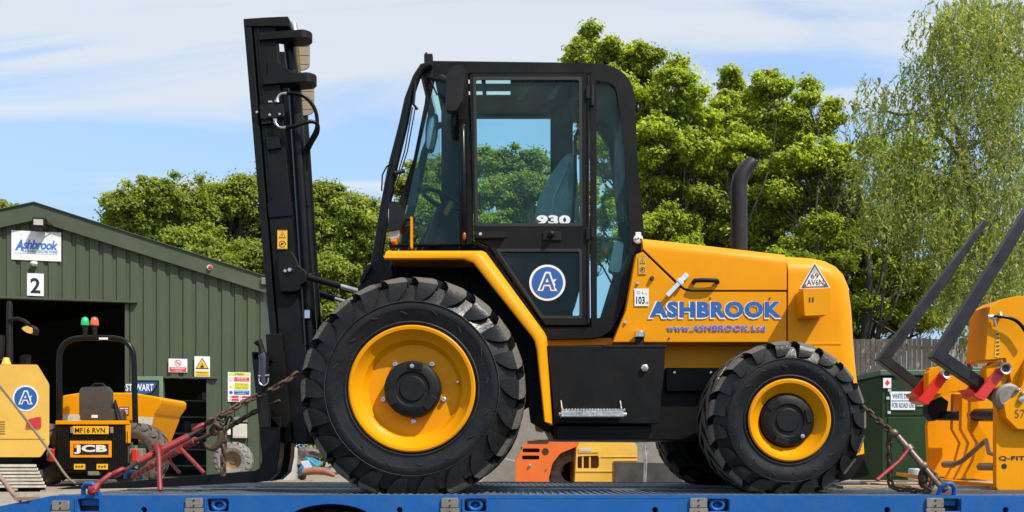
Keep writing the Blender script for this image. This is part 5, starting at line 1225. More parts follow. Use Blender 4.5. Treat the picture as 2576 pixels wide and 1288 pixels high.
def fork(Y):
    o = (0, 0)
    x = lambda a: X_(a, 5.5)
    z = lambda a: Z_(a, 5.5)
    zt_ = DECK + .010
    pts = [(x(632), z(886)), (x(664), z(886)), (x(684), z(1050)), (x(706), z(1075)), (x(702), z(1150)), (x(694), z(1190)), (x(672), z(1210)), (x(640), z(1214)),
           (x(350), z(1228)), (x(160), z(1231)), (x(140), z(1229)), (x(200), z(1221)), (x(640), z(1184)), (x(652), z(1178)), (x(658), z(1160)), (x(654), z(1100))]
    b = MB(); b.plate(pts, Y, Y + .11); return b.build('fork', BLKG, car, bev=.008, seg=3)
fork(5.5); fork(5.78)

# ------------------------------------------------------------------ chains and load binders
def chain_mesh(path, link=.055, wire=.0085, wid=.030, seed=0, b=None):
    """welded links threaded along a path"""
    b = b or MB(); rng = random.Random(seed); path = [Vector(p) for p in path]
    seglen = [(path[i + 1] - path[i]).length for i in range(len(path) - 1)]; tot = sum(seglen)
    pitch = link - 2 * wire * .9; n = max(1, int(tot / pitch)); up0 = Vector((0, 1, 0))
    def at(s):
        i = 0
        while i < len(seglen) - 1 and s > seglen[i]: s -= seglen[i]; i += 1
        return path[i].lerp(path[i + 1], min(1, s / max(seglen[i], 1e-6))), (path[i + 1] - path[i]).normalized()
    for k in range(n):
        c, t = at((k + .5) * tot / n)
        a = up0 - t * up0.dot(t)
        if a.length < .1: a = Vector((1, 0, 0)) - t * t.x
        a.normalize(); w = t.cross(a)
        ang = (math.pi / 2 if k % 2 else 0) + .6 + rng.uniform(-.25, .25); u = a * math.cos(ang) + w * math.sin(ang)
        ring = []; R_ = wid / 2 - wire * .5; H = link / 2 - wid / 2
        for q in range(12):
            f = 2 * math.pi * q / 12; ring.append(c + t * (math.cos(f) * R_ + (H if math.cos(f) > 0 else -H)) + u * math.sin(f) * R_)
        b.tube(ring, wire, 6, closed=True)
    return b
def curve(*pts, n=6): return spline([P(*p) for p in pts], n)
# near left set
b = chain_mesh(curve((748, 938, 5.46), (715, 962, 5.42), (676, 984, 5.40), (632, 1002, 5.33), (590, 1026, 5.22), (556, 1045, 5.15)), .062, .0095, .036, 1)
tag(b.build('lashing_chain', RUST, None, smooth=60), 'rusty chain from behind the big front tyre past the mast foot to the upper binder', 'chain', 'lashing chains')
root = thing('load_binder', 'red ratchet load binder hooked to the blue ring at the trailer left end', 'load binder', P(230, 1240, 4.76), 0, 'load binders')
b = MB(); b.tube([P(475, 1098, 5.05), P(345, 1163, 4.92)], .021, 16); b.tube([P(420, 1126, 5.0), P(405, 1134, 4.985)], .027, 16)
b.build('barrel', REDP, root, smooth=50)
b = MB(); b.tube([P(508, 1077, 5.10), P(472, 1099, 5.05)], .011, 10); b.tube([P(347, 1162, 4.92), P(318, 1182, 4.88)], .012, 10)
b.split('threaded_rod', mat('dark_thread', (.05, .035, .03), .5, metal=.6), root)
b = MB(); b.tube([P(397, 1128, 4.93), P(400, 1150, 4.92), P(401, 1190, 4.88), P(403, 1234, 4.84)], [.017, .015, .013, .015], 10); b.tube([P(392, 1118, 4.96), P(400, 1146, 4.96)], .026, 12)
b.split('handle', REDP, root, smooth=50)
b = MB()
for k in range(14):
    t = 2 * math.pi * k / 14; c = P(396, 1137, 4.97); ax = (P(345, 1163, 4.92) - P(475, 1098, 5.05)).normalized(); u = Vector((0, 1, 0)); w = ax.cross(u)
    b.obox(c + (u * math.cos(t) + w * math.sin(t)) * .030, ax * .010, (u * math.cos(t) + w * math.sin(t)) * .006, (w * math.cos(t) - u * math.sin(t)) * .004)
b.build('ratchet_gear', RUST, root)
b = chain_mesh([P(522, 1066, 5.12), P(480, 1090, 5.08)], .085, .011, .05, 3); b.build('end_links', REDP, root, smooth=60); b = chain_mesh([P(322, 1178, 4.88), P(275, 1200, 4.82)], .080, .012, .045, 4)
b.build('end_links', REDP, root, smooth=60)
b = MB(); b.tube(spline([P(280, 1192, 4.82), P(262, 1206, 4.79), P(244, 1222, 4.77), P(234, 1236, 4.74), P(228, 1234, 4.72), P(230, 1224, 4.72)]), [.014] * 12 + [.02] * 12 + [.016] * 6 + [.010], 10)
b.build('hook', REDP, root, smooth=60)
# second set, anchored on the far side
b = chain_mesh(curve((705, 1010, 5.62), (680, 1020, 5.62), (640, 1036, 5.65), (600, 1060, 5.72), (560, 1082, 5.85), (535, 1092, 5.9)), .058, .009, .034, 5)
tag(b.build('lashing_chain', RUST, None, smooth=60), 'lower rusty chain running from the mast foot to the second red binder', 'chain', 'lashing chains')
root = thing('load_binder', 'second red load binder behind the first, with a slanting red handle bar', 'load binder', P(328, 1216, 7.0), 0, 'load binders')
b = MB(); b.tube([P(492, 1108, 6.0), P(400, 1160, 6.4)], .026, 14); b.tube([P(460, 1112, 6.1), P(452, 1140, 6.1)], .034, 12); b.build('barrel', REDP, root, smooth=50)
b = MB(); b.tube([P(456, 1130, 6.05), P(515, 1192, 5.95)], .014, 10); b.tube([P(418, 1150, 6.3), P(452, 1190, 6.2)], .012, 8); b.split('handle', REDP, root, smooth=50)
b = MB(); b.tube([P(535, 1090, 5.9), P(490, 1110, 6.0)], .013, 8); b.build('threaded_rod', RUST, root)
b = chain_mesh([P(402, 1160, 6.4), P(335, 1198, 6.9)], .075, .012, .045, 6); b.build('end_links', REDP, root, smooth=60)
b = MB(); b.tube(spline([P(315, 1204, 6.95), P(318, 1190, 6.95), P(332, 1186, 6.95), P(350, 1190, 6.95), P(356, 1206, 6.95)]), .014, 8); o = b.build('far_lashing_ring', BLUE, trl, smooth=60)
# hooks and slack
b = MB(); b.tube(spline([P(540, 1062, 5.12), P(552, 1076, 5.1), P(556, 1092, 5.1), P(552, 1112, 5.1), P(538, 1128, 5.1), P(522, 1124, 5.1), P(516, 1112, 5.1)]), [.012] * 10 + [.018] * 16 + [.016] * 6 + [.013] * 5, 10)
tag(b.build('grab_hook', RUST, None, smooth=60), 'big rusty curved hook hanging below the knot of chains', 'hook')
b = chain_mesh(curve((556, 1042, 5.16), (540, 1062, 5.12), (560, 1090, 5.12), (545, 1070, 5.08), (530, 1088, 5.1)), .06, .009, .036, 8)
chain_mesh(curve((568, 1050, 5.2), (552, 1060, 5.14), (534, 1056, 5.1), (520, 1068, 5.1)), .06, .009, .036, 9, b)
tag(b.build('chain_bundle', RUST, None, smooth=60), 'bunched loops of rusty chain at the top of the upper red binder', 'chain', 'lashing chains')
b = chain_mesh(curve((580, 1050, 5.25), (566, 1080, 5.22), (563, 1120, 5.2), (562, 1160, 5.2), (561, 1196, 5.2)), .055, .0085, .034, 10)
tag(b.build('slack_chain', RUST, None, smooth=60), 'loose end of rusty chain hanging straight down in front of the dusty loose tyre', 'chain', 'lashing chains')
# right hand set
b = chain_mesh(curve((2172, 1022, 5.15), (2200, 1050, 5.1), (2232, 1078, 5.02), (2252, 1094, 5.0)), .052, .0085, .032, 12)
tag(b.build('lashing_chain', RUST, None, smooth=60), 'rusty chain from the rear tyre down to the brown load binder', 'chain', 'lashing chains')
root = thing('load_binder', 'rusty brown load binder between the rear tyre and the right blue ring', 'load binder', P(2385, 1240, 4.76), 0, 'load binders')
BRN = mat('brown_binder_steel', (.16, .11, .09), .5, metal=.5, var=.4, vs=14, dust=.5, dcol=(.25, .15, .09), ds=14)
b = MB(); b.tube([P(2258, 1098, 4.98), P(2318, 1168, 4.9)], .018, 14); b.tube([P(2280, 1124, 4.95), P(2288, 1134, 4.94)], .030, 14); b.ball(P(2248, 1090, 4.99), .025); b.ball(P(2322, 1172, 4.9), .026); b.build('barrel', BRN, root, smooth=50)
b = MB(); b.tube([P(2284, 1132, 4.92), P(2262, 1160, 4.9), P(2206, 1208, 4.86)], [.009, .010, .012], 10); b.split('handle', REDP, root, smooth=50)
b = MB(); b.tube(spline([P(2326, 1176, 4.9), P(2350, 1206, 4.85), P(2376, 1236, 4.78)]), .014, 10); b.build('hook', BRN, root, smooth=50)
b = chain_mesh(curve((2240, 1092, 5.0), (2237, 1120, 5.0), (2238, 1170, 5.0), (2240, 1214, 5.0), (2252, 1228, 5.0), (2290, 1233, 5.0), (2340, 1236, 5.0)), .05, .008, .030, 13)
tag(b.build('slack_chain', RUST, None, smooth=60), 'rusty chain hanging from the brown binder and trailing along the deck', 'chain', 'lashing chains')
b = chain_mesh(curve((2318, 1168, 4.9), (2330, 1190, 4.92), (2318, 1210, 4.95), (2336, 1228, 4.9), (2350, 1200, 4.9), (2332, 1180, 4.92)), .055, .010, .034, 14)
chain_mesh(curve((2324, 1172, 4.95), (2344, 1195, 4.95), (2362, 1212, 4.9), (2378, 1230, 4.82)), .055, .010, .034, 15, b); b.ball(P(2322, 1200, 4.93), .028, .02, .05)
tag(b.build('chain_bundle', RUST, None, smooth=60), 'tangled rusty chain gathered beside the right hand blue ring', 'chain', 'lashing chains')

# ------------------------------------------------------------------ yellow fork attachment at the right
att = thing('fork_attachment', 'orange yellow carriage attachment with two long dark forks pointing up', 'attachment', (3.1, 6.2, DECK))
Ya, Yf = 5.62, 6.75
b = MB(); b.pplate([(2522, 752), (2560, 745), (2700, 735), (2700, 1238), (2516, 1238), (2506, 1225), (2506, 1010), (2515, 985), (2545, 960), (2530, 900), (2488, 905), (2478, 905), (2482, 860), (2490, 772)], Ya, .04); b.pplate([(2478, 905), (2490, 770), (2522, 752), (2522, 905)], Ya + .02, .24)
b.build('near_side_plate', YEL, att, bev=.006, seg=3)
b = MB(); b.pplate([(2548, 1000), (2570, 972), (2576, 950), (2590, 900), (2700, 880), (2700, 1085), (2560, 1080), (2530, 1050), (2525, 1015)], Ya - .06, .06); pv = b.build('pivot_cover', YEL, att, bev=.006)
lettering('57', X_(2553, Ya - .062), X_(2579, Ya - .062), Z_(1051, Ya - .062), Z_(1030, Ya - .062), Ya - .063, mat('marker_brown', (.2, .09, .01), .6), pv)
lettering('Q-FIT', X_(2512, Ya), X_(2578, Ya), Z_(1160, Ya), Z_(1147, Ya), Ya - .002, INK, att, name='printed_name', offset=.03, spacing=1.05)
b = MB()
for (px, py) in ((2526, 1173),): b.lathe([(.018, -.001), (.001, -.0015)], P(px, py, Ya), seg=20)
b.build('bolt_hole', INK, att)
b = MB(); b.pplate([(2332, 1070), (2345, 1020), (2345, 985), (2420, 985), (2420, 1200), (2338, 1200)], Yf, .04)
b.pplate([(2336, 965), (2338, 925), (2372, 920), (2386, 935), (2440, 960), (2520, 960), (2520, 985), (2395, 985), (2340, 1010)], Yf - .3, .06)
b.build('far_side_plate', YEL, att, bev=.006)
# profiled hook plates, cross tubes, base
for (dx, y) in ((0, 6.55), (22, 6.3), (44, 6.05)):
    b = MB(); b.pplate([(2398 + dx, 990), (2416 + dx, 990), (2418 + dx, 1070), (2440 + dx, 1100), (2440 + dx, 1125), (2425 + dx, 1180), (2400 + dx, 1205), (2380 + dx, 1205), (2404 + dx, 1160), (2416 + dx, 1115), (2396 + dx, 1080)], y, .04); b.build('hook_plate', YEL, att, bev=.004)
b = MB(); b.add([P(2340, 1200, Yf), P(2515, 1218, Ya + .05), P(2515, 1236, Ya + .05), P(2340, 1212, Yf)] + [P(2340, 1190, Yf) + Vector((0, .6, 0)), P(2515, 1215, Ya) + Vector((0, .6, 0)), P(2515, 1226, Ya) + Vector((0, .6, 0)), P(2340, 1200, Yf) + Vector((0, .6, 0))], [(0, 1, 2, 3), (4, 7, 6, 5), (0, 4, 5, 1), (3, 2, 6, 7), (0, 3, 7, 4), (1, 5, 6, 2)])
b.pplate([(2360, 965), (2576, 975), (2700, 980), (2700, 1240), (2380, 1195)], 7.0, .04)
b.build('back_plate', YEL, att, bev=.004)
b = MB(); b.tube([P(2362, 1046, 6.6), P(2412, 1046, 6.4)], .036, 16); b.tube([P(2448, 1044, 6.1), P(2520, 1044, 5.7)], .044, 16); b.split('pivot_shaft', BLKG, att, smooth=50)
b = MB(); b.pplate([(2336, 1015), (2360, 990), (2388, 1010), (2382, 1045), (2350, 1060), (2335, 1040)], 6.55, .1); b.build('fork_stop', BLK, att, bev=.01)
b = MB(); b.tube([P(2395, 1170, 6.2), P(2420, 1160, 6.1), P(2480, 1108, 5.9)], .018, 10); b.tube([P(2375, 1168, 6.3), P(2400, 1168, 6.2)], .026, 12); b.tube([P(2466, 1174, 5.9), P(2505, 1174, 5.7)], .026, 12)
b.tube([P(2480, 1105, 5.85), P(2488, 1140, 5.8), P(2505, 1145, 5.7)], .014, 8); b.split('linkage', mat('bronze_linkage', (.34, .24, .15), .45, metal=.6, var=.3), att, smooth=50)
b = MB(); b.lathe([(.05, .04), (.082, .03), (.088, -.03), (.07, -.045), (.03, -.045)], P(2532, 1000, Ya - .01), seg=24, capb=True); b.build('roller', GALV, att)
def afork(heel, tip, root_, Y, w, th, dx=0):
    """L-shaped fork: long blade up to the tip, short shank down to the pivot"""
    h = Vector(heel); t = Vector(tip); r = Vector(root_)
    ub = (t - h).normalized(); nb = Vector((ub.y, -ub.x)) ; us = (r - h).normalized(); ns = Vector((-us.y, us.x))
    if nb.dot(us) < 0: nb = -nb
    if ns.dot(ub) < 0: ns = -ns
    inner = h + (ub + us) * th * 1.05
    pts = [h, h + us * 0 , r, r + ns * th, inner, t + nb * th * .22, t]
    pts = [tuple(h), tuple(r), tuple(r + ns * th), tuple(inner + Vector((2, 0))), tuple(h.lerp(t, .6) + nb * th * .95), tuple(t + nb * th * .45), tuple(t)]
    b = MB(); b.pplate(pts, Y, w); f = b.build('lifting_fork', mat('dark_fork_steel', (.020, .020, .022), .4, metal=.3, var=.35, vs=8, spec=.4, dust=.3, dcol=(.05, .042, .04), ds=7), att, bev=.008, seg=3)
    return f
afork((2345, 898), (2650, 420), (2510, 1010), Ya + .06, .075, 28); afork((2208, 905), (2478, 553), (2345, 1010), 6.6, .075, 23)
for (c, e, Y) in (((2524, 928), (2466, 1000), Ya - .02), ((2378, 940), (2325, 1010), 6.36)):
    b = MB(); u = (Vector(e) - Vector(c)).normalized(); n_ = Vector((-u.y, u.x)) * 12.5
    c2, e2 = Vector(c), Vector(e)
    b.pplate([tuple(c2 + n_), tuple(e2 + n_ + u * 6), tuple(e2 - n_), tuple(c2 - n_)], Y, .02); b.pplate([tuple(e2 - n_ * 1.0), tuple(e2 + n_ + u * 6), (e[0] - 14, e[1] - 12), (e[0] - 26, e[1] - 22)], Y, .16)
    c3 = c2 + Vector((-38, 8)); e3 = e2 + Vector((-26, -10)); b.pplate([tuple(c3 + n_ * .8), tuple(e3 + n_), tuple(e3 - n_), tuple(c3 - n_ * .8)], Y + .15, .02)
    ln = b.build('red_link', RED, att, bev=.004)
    b = MB(); b.lathe([(.022, -.012), (.026, -.03), (.036, -.034), (.040, -.02), (.040, .01)], P(c[0], c[1], Y), seg=24); b.build('link_boss', STEEL, ln)
    b = MB(); b.lathe([(.022, -.02), (.001, -.02)], P(c[0], c[1], Y), seg=16); b.build('boss_hole', INK, ln)
    b = MB(); b.pplate(fillet([(c[0] - 42, c[1] - 4), (c[0] - 20, c[1] - 18), (c[0] + 4, c[1] - 16), (c[0] + 14, c[1] + 20), (c[0] - 6, c[1] + 50), (c[0] - 42, c[1] + 50)], 6, 3), Y + .05, .08); b.build('pivot_ear', YEL, att, bev=.01)
b = MB(); b.tube(spline([P(2490, 800, Ya - .03), P(2505, 796, Ya - .04), P(2540, 800, Ya - .05), P(2566, 815, Ya - .05), P(2590, 850, Ya - .05)]), .011, 10); hs = b.build('hydraulic_hose', BLKG, att, smooth=60)
b = MB(); b.tube([P(2484, 797, Ya - .03), P(2506, 797, Ya - .035)], .014, 10); b.tube([P(2500, 800, Ya - .02), P(2505, 820, Ya - .02)], .010, 8); b.tube([P(2516, 788, Ya), P(2518, 800, Ya - .02)], .012, 8); b.build('hose_fitting', STEEL, hs, smooth=50)
for (px, py) in ((2512, 840), (2512, 880)):
    pass
b = MB(); b.pplate([(2506, 836), (2516, 836), (2512, 898), (2502, 898)], Ya - .003, .003); sx = b.build('warning_strip', SY, att)
b = MB()
for py in (838, 848, 858, 868, 878, 888): b.pplate([(2507, py), (2514, py), (2513, py + 5), (2506, py + 5)], Ya - .005, .001)
b.build('strip_marks', mat('sticker_brown_ink', (.12, .05, .01), .6), sx)
b = MB(); b.lathe([(.001, -.02), (.02, -.018), (.024, 0)], P(2568, 1005, Ya - .06), seg=14)
for (px, py) in ((2562, 980), (2574, 988)): b.ball(P(px, py, Ya - .07), .016, .014, .01)
b.build('grease_fitting', STEEL, att)

# ------------------------------------------------------------------ green fuel tank, with signs
Yt = 13.0
TG_ = mat('tank_green', (.015, .036, .010), .5, spec=.2, var=.15, vs=2, dust=.15, dcol=(.05, .07, .03), ds=2)
tk = thing('fuel_tank', 'dark green fuel tank cabinet with a white notice in front of the board fence', 'fuel tank', (X_(2370, Yt), Yt, 0))
b = MB(); b.box(X_(2218, Yt), X_(2600, Yt), Yt, Yt + 1.2, .02, Z_(946, Yt)); b.build('body', TG_, tk, bev=.02)
b = MB(); b.box(X_(2210, Yt), X_(2610, Yt), Yt - .05, Yt + 1.25, Z_(945, Yt), Z_(931, Yt)); b.pbox(2418, 2490, 924, 960, Yt + .3, .2); b.build('lid', mat('tank_lid_green', (.055, .10, .055), .5, var=.2, vs=4), tk, bev=.015)
b = MB(); b.pbox(2234, 2350, 1050, 1200, Yt - .015, .014); b.pbox(2230, 2345, 955, 1045, Yt - .012, .011); b.build('door', TG_, tk, bev=.006)
def psign(name, label, px0, px1, py0, py1, Y, m=WHITE):
    r = thing(name, label, 'sign', (X_((px0 + px1) / 2, Y), Y, Z_(py1, Y))); b = MB(); b.pbox(px0, px1, py0, py1, Y, .008); b.build('sign_panel', m, r); return r
r = psign('fuel_notice', 'white notice about white diesel for road use on the green tank', 2241, 2302, 985, 1031, Yt - .03)
lettering('WHITE DIESEL', X_(2245, Yt - .03), X_(2299, Yt - .03), Z_(1003, Yt - .03), Z_(990, Yt - .03), Yt - .033, mat('faded_blue', (.12, .2, .34), .5), r, offset=.02)
lettering('FOR ROAD USE', X_(2244, Yt - .03), X_(2300, Yt - .03), Z_(1026, Yt - .03), Z_(1013, Yt - .03), Yt - .033, mat('faded_blue', (.12, .2, .34), .5), r, offset=.02)
b = MB(); b.pbox(2243, 2300, 1007, 1009, Yt - .034, .002); b.build('ruled_line', MATS['faded_blue'], r)
r = psign('hazard_diamond_sign', 'small white square sign with a red diamond at the corner of the green tank', 2222, 2242, 951, 976, Yt - .03)
b = MB(); poly(b, XZ([(2226, 963), (2232, 971), (2239, 963), (2232, 955)], Yt - .03), Yt - .033); b.build('red_diamond', SR, r, recalc=False)
b = MB()
for (u, v) in ((2234, 978), (2238, 985), (2230, 998), (2233, 1034)): b.pbox(u, u + 8, v, v + 7, Yt - .028, .006)
b.pbox(2306, 2328, 1000, 1022, Yt - .028, .006); b.split('peeling_label', mat('old_label', (.42, .44, .40), .6, var=.3, vs=20), tk)
b = MB(); c = P(2443, 912, Yt + .3); b.obox(c, (.045, 0, .02), (0, .05, 0), (-.02, 0, .055)); b.tube([P(2436, 930, Yt + .3), P(2460, 962, Yt + .2)], .014, 8); tag(b.build('pump_nozzle', mat('dark_red_handle', (.22, .02, .025), .4, coat=.4), None, bev=.012), 'dark red pump handle standing above the green tank lid', 'pump nozzle')
b = MB(); b.tube([P(2300, 1215, 11.5), P(2300, 1178, 11.5)], .075, 20); tag(b.build('gas_canister', mat('pale_grey_canister', (.35, .38, .38), .4, var=.1), None, bev=.02), 'short pale grey cylinder standing at the foot of the green tank', 'canister')

# ------------------------------------------------------------------ machines in the yard
Ye = 13.2
ex_ = thing('mini_excavator', 'pale yellow mini excavator cut off by the left edge of the picture', 'excavator', (X_(-40, Ye), Ye + .8, 0))
b = MB(); b.xf = lambda p: Vector((p.x - (p.y - Ye) * 0.62, p.y, p.z)); b.pplate(fillet([(-260, 917), (94, 917), (124, 966), (124, 1118), (102, 1150), (-260, 1150)], [0, 8, 20, 14, 10, 0], 4), Ye, 1.9); eb = b.build('body', YEL2, ex_, bev=.09, seg=5)
b = MB(); b.pbox(-255, 112, 1104, 1105.6, Ye - .003, .004); b.pbox(-255, -40, 960, 961.5, Ye - .003, .004)
for q in range(6): b.pbox(-30, 12, 1060 + q * 6, 1062.5 + q * 6, Ye - .004, .005)
b.build('panel_line', mat('seam_shadow_ochre', (.20, .11, .02), .6), ex_)
roundel(X_(65, Ye), Z_(1002, Ye), Ye - .004, 33 * Ye / F, ex_)
b = MB(); b.pplate(fillet([(64, 1076), (68, 1056), (84, 1051), (102, 1048), (102, 1076)], 3, 3), Ye - .02, .03); b.build('tail_reflector', REDL, ex_, bev=.006)
b = MB(); b.xf = lambda p: Vector((p.x - (p.y - Ye) * 0.62, p.y, p.z)); b.pbox(-260, 96, 1150, 1166, Ye + .15, 1.6); b.build('undercarriage', BLK, ex_)
b = MB()
for k in range(7):
    b.add([P(-260, 1168 + k * 8.6, Ye - .1 - .01 * k), P(92 + k * 4, 1168 + k * 8.6, Ye - .1 - .01 * k), P(92 + k * 4, 1175.5 + k * 8.6, Ye - .13 - .01 * k), P(-260, 1175.5 + k * 8.6, Ye - .13 - .01 * k), P(-260, 1168 + k * 8.6, Ye + .9), P(92 + k * 4, 1168 + k * 8.6, Ye + .9), P(92 + k * 4, 1175.5 + k * 8.6, Ye + .9), P(-260, 1175.5 + k * 8.6, Ye + .9)],
          [(0, 3, 2, 1), (4, 5, 6, 7), (0, 1, 5, 4), (3, 7, 6, 2), (1, 2, 6, 5), (0, 4, 7, 3)])
b.build('track', mat('dusty_steel_track', (.42, .37, .30), .7, metal=.2, var=.3, vs=8, dust=.5, dcol=(.33, .28, .22)), ex_, bev=.01)
b = MB(); b.tube([P(24, 917, Ye + .3), P(24, 768, Ye + .3), P(24, 758, Ye + .3)], [.05, .042, .03], 14); b.tube([P(22, 803, Ye + .25), P(45, 801, Ye + .25), P(60, 806, Ye + .25), P(74, 816, Ye + .25)], .026, 10); pl_ = b.build('lamp_pole', BLK2, ex_, smooth=50)
b = MB(); b.plate(fillet(XZ([(55, 826), (68, 817), (82, 818), (90, 828), (88, 843), (70, 838)], Ye + .2), .03, 3), Ye + .16, Ye + .3); b.build('lamp_head', BLK2, pl_, bev=.01)
b = MB(); b.plate(fillet(XZ([(57, 827), (72, 821), (86, 826), (87, 842), (72, 838)], Ye + .2), .03, 3), Ye + .14, Ye + .158); b.build('lamp_lens', mat('warm_lens', (.75, .42, .08), .3, coat=.5, var=.3, vs=30), pl_, bev=.005)
b = MB(); b.plate(fillet(XZ([(50, 896), (56, 892), (75, 892), (74, 917), (50, 917)], Ye + .4), .02, 3), Ye + .4, Ye + .44); b.build('mirror', BLK2, ex_, bev=.01)
b = MB(); b.tube([P(16, 917, Ye + .25), P(16, 900, Ye + .25)], [.07, .04], 14); b.build('filler_cap', YEL2, ex_, smooth=50); b = MB(); b.tube([P(0, 905, Ye + .3), P(2, 860, Ye + .3), P(0, 845, Ye + .3)], [.05, .06, .07], 14); b.build('exhaust_pipe', BLK2, ex_, smooth=50)
# rope across the excavator and ramp
b = MB(); b.tube(curve((-30, 935, 9), (30, 1010, 9), (110, 1115, 8.8), (165, 1195, 8.7), (190, 1216, 8.65)), .012, 6); tag(b.build('slack_cable', mat('old_cable', (.16, .11, .07), .8, var=.3), None, smooth=60), 'thin brown cable slanting down across the pale yellow excavator', 'cable')
b = MB(); b.tube(curve((-30, 1170, 4.95), (5, 1205, 4.9), (22, 1228, 4.88), (40, 1250, 4.82), (52, 1258, 4.8)), .013, 6); b.box(X_(46, 4.78), X_(86, 4.78), 4.74, 4.84, Z_(1258, 4.78), Z_(1250, 4.78)); tag(b.build('ratchet_strap', mat('dusty_strap', (.25, .17, .11), .8, var=.3), None, smooth=60), 'dusty brown strap end lying over the corner of the timber ramp', 'strap')

Yd = 15.0
du = thing('site_dumper', 'yellow and black site dumper with a roll bar seen from behind its engine cover', 'dumper', (X_(235, Yd), Yd + .8, 0))
b = MB(); b.xf = lambda p: Vector((p.x - (p.y - Yd) * 0.5, p.y, p.z)); b.pbox(140, 322, 1068, 1190, Yd, 1.0); ec = b.build('engine_cover', BLK, du, bev=.03)
b = MB()
for k in range(9): b.pbox(145 + k * 4.4, 147 + k * 4.4, 1085, 1180, Yd - .012, .014)
for k in range(9): b.pbox(284 + k * 4.4, 286 + k * 4.4, 1085, 1180, Yd - .012, .014)
for k in range(16): b.pbox(186 + k * 5.4, 188.4 + k * 5.4, 1153, 1164, Yd - .012, .014)
b.build('grille_bars', BLK2, ec)
b = MB(); b.xf = lambda p: Vector((p.x - (p.y - Yd) * 0.5, p.y, p.z)); b.pplate([(138, 1058), (324, 1058), (326, 1068), (138, 1068)], Yd - .02, 1.05); b.pbox(315, 328, 1068, 1115, Yd - .01, .4); b.build('cover_trim', YEL, du, bev=.01)
b = MB(); b.pbox(183, 273, 1072, 1092, Yd - .02, .018); np_ = b.build('number_plate', SY, du, bev=.002)
lettering('MF16 RVN', X_(190, Yd), X_(266, Yd), Z_(1089, Yd), Z_(1076, Yd), Yd - .024, INK, np_, offset=.015)
b = MB(); b.pbox(176, 280, 1109, 1151, Yd - .02, .018); jp = b.build('maker_badge', mat('badge_orange', (.80, .30, .01), .4, var=.04), du, bev=.004)
b = MB(); b.pbox(185, 273, 1117, 1144, Yd - .023, .002); b.build('badge_ground', INK, jp); b = MB(); b.pbox(187, 197, 1118, 1127, Yd - .0255, .002); b.build('badge_square', MATS['badge_orange'], jp)
lettering('JCB', X_(188, Yd), X_(271, Yd), Z_(1142, Yd), Z_(1119, Yd), Yd - .027, WHITE, jp, offset=.05, spacing=1.05)
for (a0, t_) in ((186, 'CAUTION'), (243, 'STOP ENGINE')):
    b = MB(); b.pbox(a0, a0 + 28, 1167, 1181, Yd - .02, .008); s_ = b.build('warning_label', SY, du); b = MB()
    for k in range(3): b.pbox(a0 + 4 + k * 7, a0 + 9 + k * 7, 1171 + k % 2, 1176, Yd - .022, .001)
    b.build('printed_marks', MATS['sticker_brown_ink'], s_)
for px in (176, 276): 
    b = MB(); b.pbox(px, px + 7, 1074, 1090, Yd - .05, .05); b.build('plate_lamp', GALV, du, bev=.01)
b = MB(); b.plate(fillet(XZ([(206, 1050), (206, 985), (212, 975), (275, 973), (284, 985), (285, 1050)], Yd + .4), .06, 4), Yd + .3, Yd + .42); b.plate(fillet(XZ([(204, 1058), (206, 1030), (284, 1028), (288, 1058)], Yd + .3), .04, 4), Yd + .25, Yd + .8)
se = b.build('seat', mat('grey_vinyl', (.045, .043, .042), .45, var=.2), du, bev=.03, seg=4)
b = MB(); b.pbox(230, 245, 1044, 1051, Yd + .24, .01); b.build('seat_label', WHITE, se); b = MB(); b.tube([P(228, 975, Yd + .5), P(238, 966, Yd + .5), P(258, 966, Yd + .5), P(272, 978, Yd + .5)], .02, 8); b.tube([P(283, 1058, Yd + .4), P(290, 1012, Yd + .4), P(300, 1058, Yd + .4)], .05, 10); b.split('controls', BLK2, du, smooth=50)
Ys2 = Yd + 1.3
b = MB(); b.pplate([(156, 1060), (156, 995), (205, 987), (335, 988), (398, 999), (405, 1003), (404, 1018), (388, 1040), (385, 1052), (362, 1112), (330, 1112), (330, 1060)], Ys2, 1.3); sk2 = b.build('skip', YEL, du, bev=.03)
b = MB(); b.pbox(158, 205, 1042, 1068, Ys2 - .004, .004); b.pplate([(344, 1048), (386, 1050), (380, 1080), (344, 1074)], Ys2 - .004, .004); b.split('skip_label', mat('faded_label', (.58, .52, .42), .6, var=.25, vs=14), sk2)
b = MB(); b.pbox(300, 324, 1023, 1045, Ys2 - .006, .006); b.build('load_chart', mat('dark_red_label', (.22, .03, .03), .5), sk2); b = MB()
for v in (1026, 1032, 1038): b.pbox(302, 311, v, v + 3, Ys2 - .009, .002); b.pbox(313, 322, v, v + 3, Ys2 - .009, .002)
b.build('chart_lines', WHITE, sk2)
Yr_ = Yd + .5
b = MB(); b.tube(spline([P(150, 1120, Yr_), P(149, 1000, Yr_), P(149, 905, Yr_), P(155, 876, Yr_), P(172, 858, Yr_), P(198, 851, Yr_), P(245, 850, Yr_), P(290, 851, Yr_), P(316, 860, Yr_), P(332, 880, Yr_), P(337, 910, Yr_), P(339, 1000, Yr_), P(342, 1120, Yr_)], 5), .048, 12); rp = b.build('roll_bar', BLKG, du, smooth=60)
b = MB(); b.pbox(249, 271, 849, 854, Yr_ - .055, .01); b.build('roll_bar_label', WHITE, rp)
for (px, m_) in ((214, GRNL), (238, mat('orange_lens', (.80, .10, .01), .2, coat=.6, var=.05))):
    b = MB(); b.lathe([(.068, 0), (.070, .03), (.064, .09), (.045, .135), (.02, .15), (.001, .152)], P(px, 819, Yr_), axis='z', seg=20); bc = b.build('beacon', m_, du, smooth=60)
    b = MB(); b.tube([P(px + 1, 848, Yr_), P(px, 820, Yr_)], [.03, .05], 12); b.build('beacon_stem', BLK2, bc, smooth=50)
